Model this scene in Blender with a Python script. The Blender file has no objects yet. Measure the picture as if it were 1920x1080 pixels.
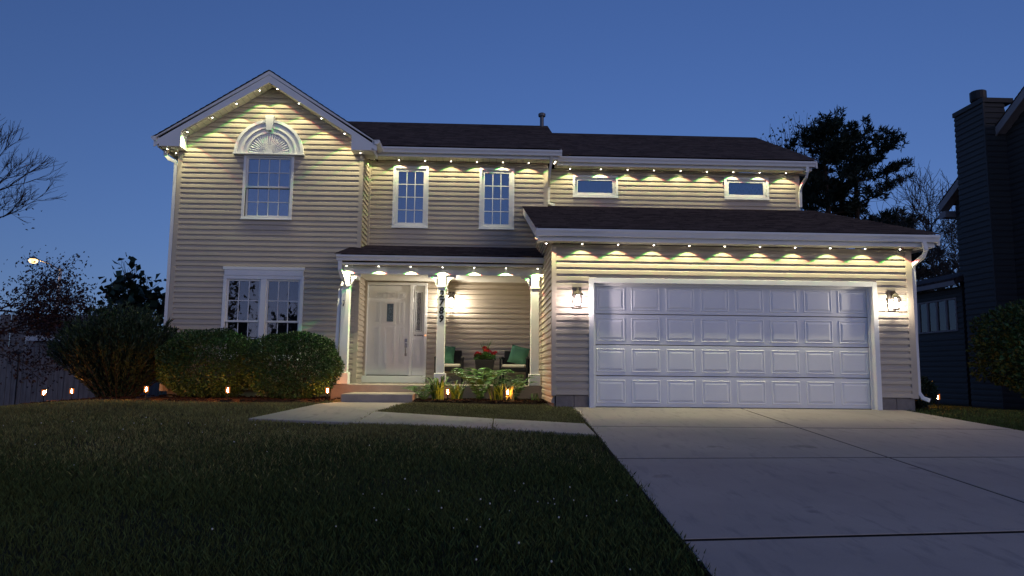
import bpy, math, random
import numpy as np
from mathutils import Vector, Matrix

random.seed(7); rng = np.random.default_rng(7)
S = bpy.context.scene
COL = S.collection
R = math.radians

# ------------------------------------------------------------------ camera
YAW, PITCH, ROLL = .03739, .11468, .010196
cd = bpy.data.cameras.new('camera'); cam = bpy.data.objects.new('camera', cd); COL.objects.link(cam)
fw = Vector((math.sin(YAW)*math.cos(PITCH), math.cos(YAW)*math.cos(PITCH), math.sin(PITCH)))
rt = Vector((math.cos(YAW), -math.sin(YAW), 0)); up = rt.cross(fw)
r2 = rt*math.cos(ROLL)+up*math.sin(ROLL); u2 = up*math.cos(ROLL)-rt*math.sin(ROLL)
m = Matrix((r2, u2, -fw)).transposed().to_4x4(); m.translation = Vector((-1.8606, -12.2241, .5963))
cam.matrix_world = m
cd.sensor_width = 36; cd.lens = 36*1350/1920; cd.clip_end = 3000; cd.clip_start = .05
S.camera = cam

# ------------------------------------------------------------------ sky, exposure
W = bpy.data.worlds.new('World'); S.world = W; W.use_nodes = True
nt = W.node_tree; nt.nodes.clear(); SKY_LIFT = .10
sky = nt.nodes.new('ShaderNodeTexSky'); sky.sky_type = 'NISHITA'; sky.sun_disc = False
sky.sun_elevation = R(2); sky.sun_rotation = R(195); sky.altitude = 200
sky.air_density = 1.0; sky.dust_density = .1; sky.ozone_density = 3.2
bg = nt.nodes.new('ShaderNodeBackground'); bg.inputs['Strength'].default_value = .27
wo = nt.nodes.new('ShaderNodeOutputWorld')
# the sky is read a little above the true horizon, so that it stays clear blue down to the roofs
tcw = nt.nodes.new('ShaderNodeTexCoord'); sx = nt.nodes.new('ShaderNodeSeparateXYZ'); cxw = nt.nodes.new('ShaderNodeCombineXYZ')
mz = nt.nodes.new('ShaderNodeMath'); mz.operation = 'MULTIPLY_ADD'; mz.inputs[1].default_value = 1-SKY_LIFT; mz.inputs[2].default_value = SKY_LIFT
mxz = nt.nodes.new('ShaderNodeMath'); mxz.operation = 'MAXIMUM'; mxz.inputs[1].default_value = 0
nrm = nt.nodes.new('ShaderNodeVectorMath'); nrm.operation = 'NORMALIZE'
nt.links.new(tcw.outputs['Generated'], sx.inputs[0]); nt.links.new(sx.outputs[0], cxw.inputs[0]); nt.links.new(sx.outputs[1], cxw.inputs[1])
nt.links.new(sx.outputs[2], mxz.inputs[0]); nt.links.new(mxz.outputs[0], mz.inputs[0]); nt.links.new(mz.outputs[0], cxw.inputs[2])
nt.links.new(cxw.outputs[0], nrm.inputs[0]); nt.links.new(nrm.outputs[0], sky.inputs['Vector'])
tint = nt.nodes.new('ShaderNodeMix'); tint.data_type = 'RGBA'; tint.blend_type = 'MULTIPLY'; tint.inputs['Factor'].default_value = 1; tint.inputs['B'].default_value = (.98, .80, 1.08, 1)
nt.links.new(sky.outputs[0], tint.inputs['A'])
nt.links.new(tint.outputs['Result'], bg.inputs[0]); nt.links.new(bg.outputs[0], wo.inputs[0])
# last light of the sunset glow behind the camera: a very wide, weak, low sun
SUN_EL, SUN_OFF = 18, 45
sd = bpy.data.lights.new('sun', 'SUN'); sd.energy = .42; sd.angle = R(34); sd.color = (1, .80, .76)
sun = bpy.data.objects.new('sun', sd); COL.objects.link(sun)
sun.rotation_euler = Vector((-math.sin(R(SUN_OFF))*math.cos(R(SUN_EL)), math.cos(R(SUN_OFF))*math.cos(R(SUN_EL)), -math.sin(R(SUN_EL)))).to_track_quat('-Z', 'Y').to_euler()
vs = S.view_settings
S.display_settings.display_device = 'sRGB'
vs.view_transform = 'Standard'; vs.look = 'None'; vs.exposure = 0.0; vs.gamma = 1.0; vs.use_curve_mapping = False
cy = S.cycles
cy.use_denoising = True; cy.denoiser = 'OPENIMAGEDENOISE'; cy.use_light_tree = True
cy.max_bounces = 6; cy.diffuse_bounces = 3; cy.glossy_bounces = 3; cy.transmission_bounces = 4; cy.transparent_max_bounces = 12
cy.sample_clamp_indirect = 3.0; cy.caustics_reflective = False; cy.caustics_refractive = False
LED = 2.9            # strength of the eave lights

# ------------------------------------------------------------------ materials
def mat(name, col, rough=.6, spec=.3, noise=None, bump=None, metal=0, island=0, col2=None, coat=0):
    """col base colour; noise=(scale, amount[, stretch xyz]); bump=(scale, strength, dist); island = random brightness per leaf"""
    M = bpy.data.materials.new(name); M.use_nodes = True; t = M.node_tree; N = t.nodes; L = t.links
    p = N['Principled BSDF']; p.inputs['Roughness'].default_value = rough; p.inputs['Specular IOR Level'].default_value = spec
    p.inputs['Metallic'].default_value = metal
    if coat: p.inputs['Coat Weight'].default_value = coat
    c4 = (*col, 1); p.inputs['Base Color'].default_value = c4
    tc = N.new('ShaderNodeTexCoord'); geo = N.new('ShaderNodeNewGeometry')
    src = None
    if noise:
        mp = N.new('ShaderNodeMapping'); L.new(geo.outputs['Position'], mp.inputs[0])
        if len(noise) > 2: mp.inputs['Scale'].default_value = noise[2]
        nz = N.new('ShaderNodeTexNoise'); nz.inputs['Scale'].default_value = noise[0]; nz.inputs['Detail'].default_value = 6; nz.inputs['Roughness'].default_value = .65
        L.new(mp.outputs[0], nz.inputs['Vector'])
        rp = N.new('ShaderNodeMapRange'); rp.inputs['From Min'].default_value = .25; rp.inputs['From Max'].default_value = .75
        L.new(nz.outputs['Fac'], rp.inputs[0])
        mx = N.new('ShaderNodeMix'); mx.data_type = 'RGBA'; L.new(rp.outputs[0], mx.inputs['Factor'])
        a = noise[1]; d = col2 if col2 else tuple(c*(1-a) for c in col)
        mx.inputs['A'].default_value = (*d, 1); mx.inputs['B'].default_value = (*(tuple(min(1, c*(1+a*.5)) for c in col)), 1)
        src = mx.outputs['Result']
    if island:
        hv = N.new('ShaderNodeHueSaturation')
        if src is None: hv.inputs['Color'].default_value = c4
        else: L.new(src, hv.inputs['Color'])
        mr = N.new('ShaderNodeMapRange'); mr.inputs['To Min'].default_value = 1-island; mr.inputs['To Max'].default_value = 1+island
        L.new(geo.outputs['Random Per Island'], mr.inputs[0]); L.new(mr.outputs[0], hv.inputs['Value'])
        mh = N.new('ShaderNodeMapRange'); mh.inputs['To Min'].default_value = .47; mh.inputs['To Max'].default_value = .52
        L.new(geo.outputs['Random Per Island'], mh.inputs[0]); L.new(mh.outputs[0], hv.inputs['Hue'])
        src = hv.outputs[0]
    if src is not None: L.new(src, p.inputs['Base Color'])
    if bump:
        nb = N.new('ShaderNodeTexNoise'); nb.inputs['Scale'].default_value = bump[0]; nb.inputs['Detail'].default_value = 5
        mb = N.new('ShaderNodeMapping'); L.new(geo.outputs['Position'], mb.inputs[0]); L.new(mb.outputs[0], nb.inputs['Vector'])
        if len(bump) > 3: mb.inputs['Scale'].default_value = bump[3]
        b = N.new('ShaderNodeBump'); b.inputs['Strength'].default_value = bump[1]; b.inputs['Distance'].default_value = bump[2]
        L.new(nb.outputs['Fac'], b.inputs['Height']); L.new(b.outputs[0], p.inputs['Normal'])
    return M

def emat(name, col, strength, lit=True):
    M = bpy.data.materials.new(name); M.use_nodes = True; t = M.node_tree; N = t.nodes; N.clear()
    e = N.new('ShaderNodeEmission'); e.inputs[0].default_value = (*col, 1); e.inputs[1].default_value = strength
    o = N.new('ShaderNodeOutputMaterial'); t.links.new(e.outputs[0], o.inputs[0])
    M.cycles.emission_sampling = 'FRONT' if lit else 'NONE'
    return M

def glassmat(name, tint=(.9, .92, .95), refl=.9, rough=.01, wav=.0, base=0.0):
    M = bpy.data.materials.new(name); M.use_nodes = True; t = M.node_tree; N = t.nodes; L = t.links; N.clear()
    o = N.new('ShaderNodeOutputMaterial'); mx = N.new('ShaderNodeMixShader')
    tr = N.new('ShaderNodeBsdfTransparent'); tr.inputs[0].default_value = (*tint, 1)
    gl = N.new('ShaderNodeBsdfGlossy'); gl.inputs['Roughness'].default_value = rough; gl.inputs[0].default_value = (refl, refl, refl, 1)
    fr = N.new('ShaderNodeFresnel'); fr.inputs[0].default_value = 1.5
    ad = N.new('ShaderNodeMath'); ad.operation = 'ADD'; ad.inputs[1].default_value = base
    L.new(fr.outputs[0], ad.inputs[0]); L.new(ad.outputs[0], mx.inputs[0])
    L.new(tr.outputs[0], mx.inputs[1]); L.new(gl.outputs[0], mx.inputs[2]); L.new(mx.outputs[0], o.inputs[0])
    if wav:
        g = N.new('ShaderNodeNewGeometry'); nz = N.new('ShaderNodeTexNoise'); nz.inputs['Scale'].default_value = 3.0; nz.inputs['Detail'].default_value = 1
        b = N.new('ShaderNodeBump'); b.inputs['Strength'].default_value = wav; b.inputs['Distance'].default_value = .02
        L.new(g.outputs['Position'], nz.inputs['Vector']); L.new(nz.outputs['Fac'], b.inputs['Height']); L.new(b.outputs[0], gl.inputs['Normal'])
    return M

def shingle_mat():
    M = bpy.data.materials.new('shingle'); M.use_nodes = True; t = M.node_tree; N = t.nodes; L = t.links
    p = N['Principled BSDF']; p.inputs['Roughness'].default_value = .9; p.inputs['Specular IOR Level'].default_value = .15
    g = N.new('ShaderNodeNewGeometry')
    mp = N.new('ShaderNodeMapping'); mp.inputs['Scale'].default_value = (5, 11, 11); L.new(g.outputs['Position'], mp.inputs[0])
    vz = N.new('ShaderNodeTexVoronoi'); vz.inputs['Scale'].default_value = 1.0; L.new(mp.outputs[0], vz.inputs['Vector'])
    nz = N.new('ShaderNodeTexNoise'); nz.inputs['Scale'].default_value = 90; nz.inputs['Detail'].default_value = 3; L.new(g.outputs['Position'], nz.inputs['Vector'])
    sp = N.new('ShaderNodeSeparateColor'); L.new(vz.outputs['Color'], sp.inputs[0])
    ad = N.new('ShaderNodeMath'); ad.operation = 'MULTIPLY_ADD'; ad.inputs[1].default_value = .55; L.new(nz.outputs['Fac'], ad.inputs[0])
    mu = N.new('ShaderNodeMath'); mu.operation = 'MULTIPLY'; mu.inputs[1].default_value = .6; L.new(sp.outputs[0], mu.inputs[0]); L.new(mu.outputs[0], ad.inputs[2])
    cr = N.new('ShaderNodeValToRGB'); L.new(ad.outputs[0], cr.inputs[0])
    cr.color_ramp.elements[0].color = (.045, .034, .034, 1); cr.color_ramp.elements[0].position = .15
    cr.color_ramp.elements[1].color = (.125, .095, .085, 1); cr.color_ramp.elements[1].position = .85
    L.new(cr.outputs[0], p.inputs['Base Color'])
    b = N.new('ShaderNodeBump'); b.inputs['Strength'].default_value = .5; b.inputs['Distance'].default_value = .006
    L.new(ad.outputs[0], b.inputs['Height']); L.new(b.outputs[0], p.inputs['Normal'])
    return M

M = {}
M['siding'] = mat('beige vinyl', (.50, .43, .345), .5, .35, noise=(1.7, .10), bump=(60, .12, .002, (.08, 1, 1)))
M['white'] = mat('white trim', (.80, .80, .79), .45, .4, noise=(2.5, .07), bump=(25, .05, .002))
M['soffit'] = mat('soffit vinyl', (.66, .64, .57), .55, .3, noise=(2.0, .06))
M['groove'] = mat('soffit groove', (.22, .21, .18), .8, .2)
M['gdoor'] = mat('garage door steel', (.79, .80, .82), .42, .4, noise=(1.3, .07), bump=(14, .06, .004))
M['door'] = mat('door paint', (.84, .84, .83), .4, .4, noise=(3, .04))
M['shingle'] = shingle_mat()
def concrete_mat():
    Mm = bpy.data.materials.new('concrete'); Mm.use_nodes = True; t = Mm.node_tree; N = t.nodes; L = t.links
    p = N['Principled BSDF']; p.inputs['Roughness'].default_value = .88; p.inputs['Specular IOR Level'].default_value = .2
    g = N.new('ShaderNodeNewGeometry')
    def nz(sc, det, st=(1, 1, 1)):
        m_ = N.new('ShaderNodeMapping'); m_.inputs['Scale'].default_value = st; L.new(g.outputs['Position'], m_.inputs[0])
        n = N.new('ShaderNodeTexNoise'); n.inputs['Scale'].default_value = sc; n.inputs['Detail'].default_value = det; n.inputs['Roughness'].default_value = .6; L.new(m_.outputs[0], n.inputs['Vector']); return n.outputs['Fac']
    def mixc(fac, a, b):
        m_ = N.new('ShaderNodeMix'); m_.data_type = 'RGBA'
        L.new(fac, m_.inputs['Factor'])
        for k, q in (('A', a), ('B', b)):
            if isinstance(q, tuple): m_.inputs[k].default_value = (*q, 1)
            else: L.new(q, m_.inputs[k])
        return m_.outputs['Result']
    def ramp(f, a, b):
        r = N.new('ShaderNodeMapRange'); r.inputs['From Min'].default_value = a; r.inputs['From Max'].default_value = b; L.new(f, r.inputs[0]); return r.outputs[0]
    c = mixc(ramp(nz(.55, 5), .35, .65), (.35, .31, .275), (.44, .385, .335))          # broad weathering
    c = mixc(ramp(nz(4.5, 6, (2.2, .5, 1)), .54, .72), c, (.30, .275, .25))           # tyre rubber and drips, drawn out along the drive
    c = mixc(ramp(nz(2.2, 3), .66, .74), c, (.26, .235, .21))                         # old stains
    c = mixc(ramp(nz(160, 2), .55, .75), c, (.31, .28, .26))                          # aggregate
    L.new(c, p.inputs['Base Color'])
    b = N.new('ShaderNodeBump'); b.inputs['Strength'].default_value = .3; b.inputs['Distance'].default_value = .004; L.new(nz(70, 5), b.inputs['Height']); L.new(b.outputs[0], p.inputs['Normal'])
    return Mm
M['concrete'] = concrete_mat()
M['oldconcrete'] = mat('concrete', (.45, .405, .365), .85, .2, noise=(.75, .36), bump=(70, .25, .004))
M['block'] = mat('foundation block', (.25, .22, .20), .9, .2, noise=(8, .25), bump=(90, .5, .006))
M['stepc'] = mat('porch concrete', (.33, .29, .26), .85, .2, noise=(2.2, .3), bump=(60, .3, .005))
M['soil'] = mat('lawn soil', (.035, .036, .016), .95, .1, noise=(3, .5), bump=(25, .6, .03))
M['joint'] = mat('joint filler', (.016, .015, .013), .95, .05)
M['mulch'] = mat('mulch', (.030, .020, .014), .95, .1, noise=(30, .6), bump=(40, 1, .03), island=.5)
M['redmulch'] = mat('red mulch', (.036, .021, .016), .95, .1, noise=(20, .5), bump=(40, 1, .03))
M['grass'] = mat('grass blade', (.066, .085, .028), .8, .06, noise=(.55, .5), island=.45, col2=(.040, .062, .020))
M['litgrass'] = mat('grass blade with painted lamplight', (.225, .205, .08), .8, .06, noise=(.7, .5), island=.45, col2=(.11, .115, .04))  # brighter blades: lamplight on the lawn near the house painted into their colour
M['clover'] = mat('clover flower', (.6, .6, .52), .8, .1)
M['black'] = mat('black paint', (.008, .008, .009), .5, .3)
M['blackwicker'] = mat('black wicker', (.008, .008, .009), .6, .25, bump=(160, .8, .004))
M['cushion'] = mat('cream cushion', (.62, .58, .50), .9, .1, bump=(250, .2, .002))
M['greencloth'] = mat('green cloth', (.075, .19, .125), .9, .1, bump=(250, .2, .002))
M['pot'] = mat('dark planter', (.014, .014, .015), .5, .35, bump=(30, .15, .004))
M['red'] = mat('red petal', (.42, .012, .022), .6, .2, island=.4)
M['leaf'] = mat('shrub leaf', (.06, .12, .035), .5, .3, island=.5, noise=(1.5, .4))
M['hedge'] = mat('hedge leaf', (.040, .085, .022), .5, .3, island=.5, noise=(1.5, .4))
M['darkleaf'] = mat('dark leaf', (.024, .045, .022), .5, .3, island=.5)
M['fern'] = mat('fern leaf', (.085, .20, .05), .5, .3, island=.35)
M['lily'] = mat('strap leaf', (.085, .17, .035), .5, .3, island=.35)
M['hosta'] = mat('variegated leaf', (.30, .34, .16), .5, .3, island=.35)
M['redleaf'] = mat('maple leaf', (.020, .009, .011), .55, .25, island=.5)
M['needle'] = mat('pine needle', (.016, .028, .020), .6, .2, island=.5)
M['bark'] = mat('bark', (.045, .032, .026), .9, .1, noise=(6, .5), bump=(20, 1, .02))
M['palebark'] = mat('grey bark', (.06, .052, .048), .9, .1, noise=(6, .4))
M['plank'] = mat('weathered plank', (.27, .245, .225), .9, .1, noise=(3, .5, (6, 6, .6)), bump=(30, .6, .004, (3, 3, .2)))
M['plank2'] = mat('tall fence plank', (.21, .195, .19), .9, .1, noise=(3, .5, (6, 6, .6)))
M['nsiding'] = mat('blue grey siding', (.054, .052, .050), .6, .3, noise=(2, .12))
M['ntrim'] = mat('neighbour trim', (.32, .29, .29), .6, .3, noise=(3, .2))
M['dwhite'] = mat('shed trim', (.6, .6, .6), .6, .3)
M['darkmetal'] = mat('dark metal', (.035, .032, .03), .5, .5, metal=.6)
M['galv'] = mat('galvanised', (.14, .14, .15), .5, .5, metal=.7)
M['nickel'] = mat('satin nickel', (.35, .33, .31), .3, .5, metal=1)
M['lantern'] = mat('lantern finish', (.10, .085, .075), .4, .5, metal=.6, noise=(12, .4))
M['curtain'] = mat('curtain', (.16, .18, .22), .9, .1, bump=(3, .2, .05, (6, 1, .1)))
M['drape'] = mat('dark drape', (.05, .05, .06), .9, .1)
M['blind'] = mat('brown blind', (.10, .065, .04), .8, .1)
M['room'] = mat('room', (.05, .045, .04), .9, .1)
M['glass'] = glassmat('window glass', (.82, .85, .9), .95, .01, .02, base=.05)
M['upglass'] = glassmat('upper window glass', (.80, .84, .9), .95, .01, .02, base=.20)
M['clear'] = glassmat('lantern glass', (.93, .93, .93), .9, .02)
def amberglass():
    Mm = glassmat('amber glass', (1, .82, .6)); t = Mm.node_tree; N = t.nodes; L = t.links
    o = [n for n in N if n.type == 'OUTPUT_MATERIAL'][0]; mx = [n for n in N if n.type == 'MIX_SHADER'][0]
    e = N.new('ShaderNodeEmission'); e.inputs[0].default_value = (1, .30, .07, 1); e.inputs[1].default_value = .22; a = N.new('ShaderNodeAddShader')
    L.new(mx.outputs[0], a.inputs[0]); L.new(e.outputs[0], a.inputs[1]); L.new(a.outputs[0], o.inputs[0]); Mm.cycles.emission_sampling = 'NONE'
    return Mm
M['amberglass'] = amberglass()
M['caming'] = mat('caming', (.05, .06, .07), .4, .5, metal=.5)
M['ledglow'] = emat('led lens', (1, .93, .75), 30, False)
M['porchglow'] = emat('porch bulb', (1, .90, .76), 950)
M['coolglow'] = emat('cool bulb', (1, .84, .84), 380)
M['warmglow'] = emat('warm bulb', (1, .88, .72), 380)
M['amber2'] = emat('bright filament', (1, .42, .11), 1500)
M['amber'] = emat('filament', (1, .42, .11), 700)
M['sodium'] = emat('street lamp glow', (1, .62, .25), 4.0)
M['bell'] = emat('bell button glow', (1, .36, .12), 2.0)
def artglass():
    Mm = bpy.data.materials.new('art glass'); Mm.use_nodes = True; t = Mm.node_tree; N = t.nodes; L = t.links
    p = N['Principled BSDF']; p.inputs['Roughness'].default_value = .18; p.inputs['Specular IOR Level'].default_value = .7
    g = N.new('ShaderNodeNewGeometry'); v = N.new('ShaderNodeTexVoronoi'); v.inputs['Scale'].default_value = 38; L.new(g.outputs['Position'], v.inputs['Vector'])
    c = N.new('ShaderNodeValToRGB'); L.new(v.outputs['Distance'], c.inputs[0])
    c.color_ramp.elements[0].color = (.05, .085, .12, 1); c.color_ramp.elements[1].color = (.20, .27, .33, 1); c.color_ramp.elements[1].position = .7
    L.new(c.outputs[0], p.inputs['Base Color'])
    b = N.new('ShaderNodeBump'); b.inputs['Strength'].default_value = .5; b.inputs['Distance'].default_value = .01; L.new(v.outputs['Distance'], b.inputs['Height']); L.new(b.outputs[0], p.inputs['Normal'])
    return Mm
M['artglass'] = artglass()
M['sideglass'] = mat('pale art glass', (.30, .29, .30), .25, .5, noise=(30, .4), bump=(40, .4, .01))

# ------------------------------------------------------------------ helpers
class MB:
    def __init__(s): s.v = []; s.f = []
    def add(s, v, f):
        b = len(s.v); s.v += [tuple(p) for p in v]; s.f += [tuple(b+i for i in q) for q in f]; return s
    def box(s, x0, x1, y0, y1, z0, z1):
        return s.add([(x0,y0,z0),(x1,y0,z0),(x1,y1,z0),(x0,y1,z0),(x0,y0,z1),(x1,y0,z1),(x1,y1,z1),(x0,y1,z1)],
                     [(0,3,2,1),(4,5,6,7),(0,1,5,4),(1,2,6,5),(2,3,7,6),(3,0,4,7)])
    def mbox(s, mtx, x0, x1, y0, y1, z0, z1):
        t = MB().box(x0, x1, y0, y1, z0, z1); return s.add([mtx @ Vector(p) for p in t.v], t.f)
    def frustum(s, x, y, z0, z1, w0, d0, w1, d1):
        return s.add([(x-w0,y-d0,z0),(x+w0,y-d0,z0),(x+w0,y+d0,z0),(x-w0,y+d0,z0),(x-w1,y-d1,z1),(x+w1,y-d1,z1),(x+w1,y+d1,z1),(x-w1,y+d1,z1)],
                     [(0,3,2,1),(4,5,6,7),(0,1,5,4),(1,2,6,5),(2,3,7,6),(3,0,4,7)])
    def prism(s, poly, axis, a0, a1):
        """poly of 2-D points: axis 'x' -> (y,z), 'y' -> (x,z), 'z' -> (x,y)"""
        def P(p, a): return (a, p[0], p[1]) if axis == 'x' else (p[0], a, p[1]) if axis == 'y' else (p[0], p[1], a)
        n = len(poly)
        return s.add([P(p, a0) for p in poly]+[P(p, a1) for p in poly],
                     [tuple(range(n))[::-1], tuple(range(n, 2*n))]+[(i, (i+1) % n, n+(i+1) % n, n+i) for i in range(n)])
    def tube(s, pts, rad, n=7, cap=True):
        pts = [Vector(p) for p in pts]; k = len(pts)
        rs = rad if isinstance(rad, (list, tuple)) else [rad]*k
        ref = None; vv = []; ff = []
        for i, p in enumerate(pts):
            d = (pts[min(i+1, k-1)]-pts[max(i-1, 0)])
            if d.length < 1e-9: d = Vector((0, 0, 1))
            d.normalize()
            if ref is None: ref = Vector((1, 0, 0)) if abs(d.x) < .8 else Vector((0, 1, 0))
            a = (ref-d*ref.dot(d)).normalized(); ref = a; b = d.cross(a)
            for j in range(n):
                t = 2*math.pi*j/n; vv.append(p+(a*math.cos(t)+b*math.sin(t))*rs[i])
        for i in range(k-1):
            for j in range(n): ff.append((i*n+j, i*n+(j+1) % n, (i+1)*n+(j+1) % n, (i+1)*n+j))
        if cap: ff += [tuple(range(n))[::-1], tuple(range((k-1)*n, k*n))]
        return s.add(vv, ff)
    def bar(s, pts, w, d):
        """rectangular downspout-like bar through points lying in one plane, w along local side, d along the other"""
        return s.tube(pts, max(w, d)*.62, 4)
    def lathe(s, prof, c=(0, 0, 0), n=14):
        vv = []; ff = []
        for r, z in prof:
            for j in range(n): t = 2*math.pi*j/n; vv.append((c[0]+r*math.cos(t), c[1]+r*math.sin(t), c[2]+z))
        k = len(prof)
        for i in range(k-1):
            for j in range(n): ff.append((i*n+j, i*n+(j+1) % n, (i+1)*n+(j+1) % n, (i+1)*n+j))
        ff += [tuple(range(n))[::-1], tuple(range((k-1)*n, k*n))]
        return s.add(vv, ff)
    def arc(s, cx, cz, y0, y1, r0, r1, a0=0, a1=math.pi, n=36):
        vv = []; ff = []
        for i in range(n+1):
            t = a0+(a1-a0)*i/n; c, q = math.cos(t), math.sin(t)
            vv += [(cx+r0*c, y0, cz+r0*q), (cx+r1*c, y0, cz+r1*q), (cx+r1*c, y1, cz+r1*q), (cx+r0*c, y1, cz+r0*q)]
        for i in range(n):
            for j in range(4): ff.append((i*4+j, i*4+(j+1) % 4, (i+1)*4+(j+1) % 4, (i+1)*4+j))
        ff += [(3, 2, 1, 0), (n*4, n*4+1, n*4+2, n*4+3)]
        return s.add(vv, ff)
    def mesh(s, name, mt, smooth=False):
        me = bpy.data.meshes.new(name); me.from_pydata(s.v, [], s.f); me.update()
        me.materials.append(M[mt] if isinstance(mt, str) else mt)
        if smooth: me.polygons.foreach_set('use_smooth', [True]*len(me.polygons))
        return me
    def build(s, name, mt, parent=None, smooth=False, bevel=0, loc=None):
        return link(name, s.mesh(name, mt, smooth), parent, bevel, loc)

def fixn(me):
    import bmesh
    b = bmesh.new(); b.from_mesh(me); bmesh.ops.recalc_face_normals(b, faces=b.faces); b.to_mesh(me); b.free()

def link(name, me, parent=None, bevel=0, loc=None):
    o = bpy.data.objects.new(name, me); COL.objects.link(o)
    if parent is not None: o.parent = parent
    if loc is not None: o.location = loc
    if bevel:
        b = o.modifiers.new('bevel', 'BEVEL'); b.width = bevel; b.segments = 2; b.limit_method = 'ANGLE'
    return o

def npmesh(name, V, F, mt, parent=None):
    V = np.asarray(V, dtype=np.float32); F = np.asarray(F, dtype=np.int32)
    me = bpy.data.meshes.new(name); k = F.shape[1]
    me.vertices.add(len(V)); me.vertices.foreach_set('co', V.ravel())
    me.loops.add(F.size); me.loops.foreach_set('vertex_index', F.ravel())
    me.polygons.add(len(F)); me.polygons.foreach_set('loop_start', np.arange(0, F.size, k, dtype=np.int32))
    me.update(calc_edges=True); me.materials.append(M[mt])
    return link(name, me, parent)

def tag(o, label=None, cat=None, group=None, kind=None):
    if label: o['label'] = label
    if cat: o['category'] = cat
    if group: o['group'] = group
    if kind: o['kind'] = kind
    return o

def thing(name, label, cat, loc=(0, 0, 0), rz=0, group=None):
    o = bpy.data.objects.new(name, None); COL.objects.link(o); o.location = loc; o.rotation_euler = (0, 0, rz)
    o.empty_display_size = .2
    return tag(o, label, cat, group)

def copy_tree(o, parent=None):
    c = o.copy(); COL.objects.link(c); c.parent = parent
    for ch in list(o.children): copy_tree(ch, c)
    return c

def rects_minus(u0, u1, z0, z1, holes):
    us = sorted({u0, u1, *[min(max(a, u0), u1) for h in holes for a in h[:2]]})
    out = []
    for a, b in zip(us, us[1:]):
        mid = (a+b)/2; zs = z0
        for h in sorted([h for h in holes if h[0] < mid < h[1]], key=lambda h: h[2]):
            if h[2] > zs: out.append((a, b, zs, min(h[2], z1)))
            zs = max(zs, h[3])
        if zs < z1: out.append((a, b, zs, z1))
    return out

def smooth(a, b, x):
    t = np.clip((x-a)/(b-a), 0, 1); return t*t*(3-2*t)

def gz(x, y):
    """height of the ground"""
    x = np.asarray(x, float); y = np.asarray(y, float)
    z = .065*np.clip(y, -16, 0)
    z = z-.28*smooth(-8.4, -12.5, x)*smooth(-9, 0, y)-.45*smooth(-9.5, -14, x)*smooth(1.5, 6, y)
    z = z-.25*smooth(6.5, 11, x)*smooth(-3, 2, y)
    return z

# ------------------------------------------------------------------ the ground
def lines(pairs):
    o = []
    for a, b, st in pairs: o += list(np.arange(a, b, st))
    return np.array(o)
gx = lines([(-600, -60, 60), (-60, -20, 5), (-20, 14, .5), (14, 40, 4), (40, 601, 60)])
gy = lines([(-60, -16, 6), (-16, 8, .5), (8, 40, 4), (40, 901, 80)])
GX, GY = np.meshgrid(gx, gy, indexing='ij'); GZ = gz(GX, GY)-.025-.06*((GX > -.3) & (GX < 5.3) & (GY < -.2))
nx, ny = GX.shape; idx = np.arange(nx*ny).reshape(nx, ny)
F = np.stack([idx[:-1, :-1], idx[1:, :-1], idx[1:, 1:], idx[:-1, 1:]], -1).reshape(-1, 4)
tag(npmesh('ground', np.stack([GX, GY, GZ], -1).reshape(-1, 3), F, 'soil'), kind='structure')

# driveway of slabs; joints are real gaps
DL, DSEAM = -.42, 2.52
def dleft(y): return -.39-.032*max(0, -y-2)
def dright(y): return 5.34+.12*min(max(-y, 0), 4)
def slab_poly(pts, th=.10, lift=0.0):
    """a concrete slab over a polygon (x, y), top follows the ground"""
    b = MB(); n = len(pts)
    tp = [(x, y, float(.065*min(y, 0))+lift) for x, y in pts]
    b.add(tp+[(x, y, z-th) for x, y, z in tp], [tuple(range(n)), tuple(range(n, 2*n))[::-1]]+[(i, n+i, n+(i+1) % n, (i+1) % n) for i in range(n)])
    return b
drive = tag(bpy.data.objects.new('driveway', None), kind='structure'); COL.objects.link(drive)
base = MB().add([(dleft(y)+.02, y, .065*y-.005) for y in (-.3, -16)]+[(dright(y)-.02, y, .065*y-.005) for y in (-16, -.3)], [(0, 1, 2, 3)])
base.build('joint_bed', 'joint', drive)
MB().box(-.38, 5.3, .012, .4, -.12, -.001).build('garage_apron', 'concrete', drive)
ys = [.03, -2.24, -4.59, -7.42, -10.0, -12.6, -16]
tj = [0, .0, .05, .085, .09, .09, .0]               # the cross joints run a little askew
for i in range(len(ys)-1):
    a, b_ = ys[i], ys[i+1]
    tl = .0 if i < 3 else .02                       # the oldest slabs lie slightly askew
    for (xl0, xr0) in ((dleft, lambda y: DSEAM), (lambda y: DSEAM, dright)):
        x0a, x0b = xl0(a), xl0(b_); x1a, x1b = xr0(a), xr0(b_)
        vg = .022 if i < 2 else .026
        slab_poly([(x0b+.014, b_+vg+tj[i+1]*(x0b+.4)), (x1b-.014, b_+vg+tj[i+1]*(x1b+.4)), (x1a-.014, a-vg+tj[i]*(x1a+.4)), (x0a+.014, a-vg+tj[i]*(x0a+.4))], lift=random.uniform(-.001, .001)).build('slab', 'concrete', drive, bevel=.006)
walk = tag(bpy.data.objects.new('walkway', None), kind='structure'); COL.objects.link(walk)
WP = [[(-5.17, -1.80), (-3.62, -2.14), (-3.56, -.86), (-3.10, .92), (-4.50, .92), (-4.66, .18)],
      [(-3.608, -2.143), (-1.75, -2.62), (-1.72, -1.60), (-3.548, -.863)],
      [(-1.738, -2.622), (-.44, -3.06), (-.44, -2.06), (-1.708, -1.603)]]
for i, p in enumerate(WP): slab_poly(p, lift=.012).build('slab', 'concrete', walk, bevel=.008)

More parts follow.
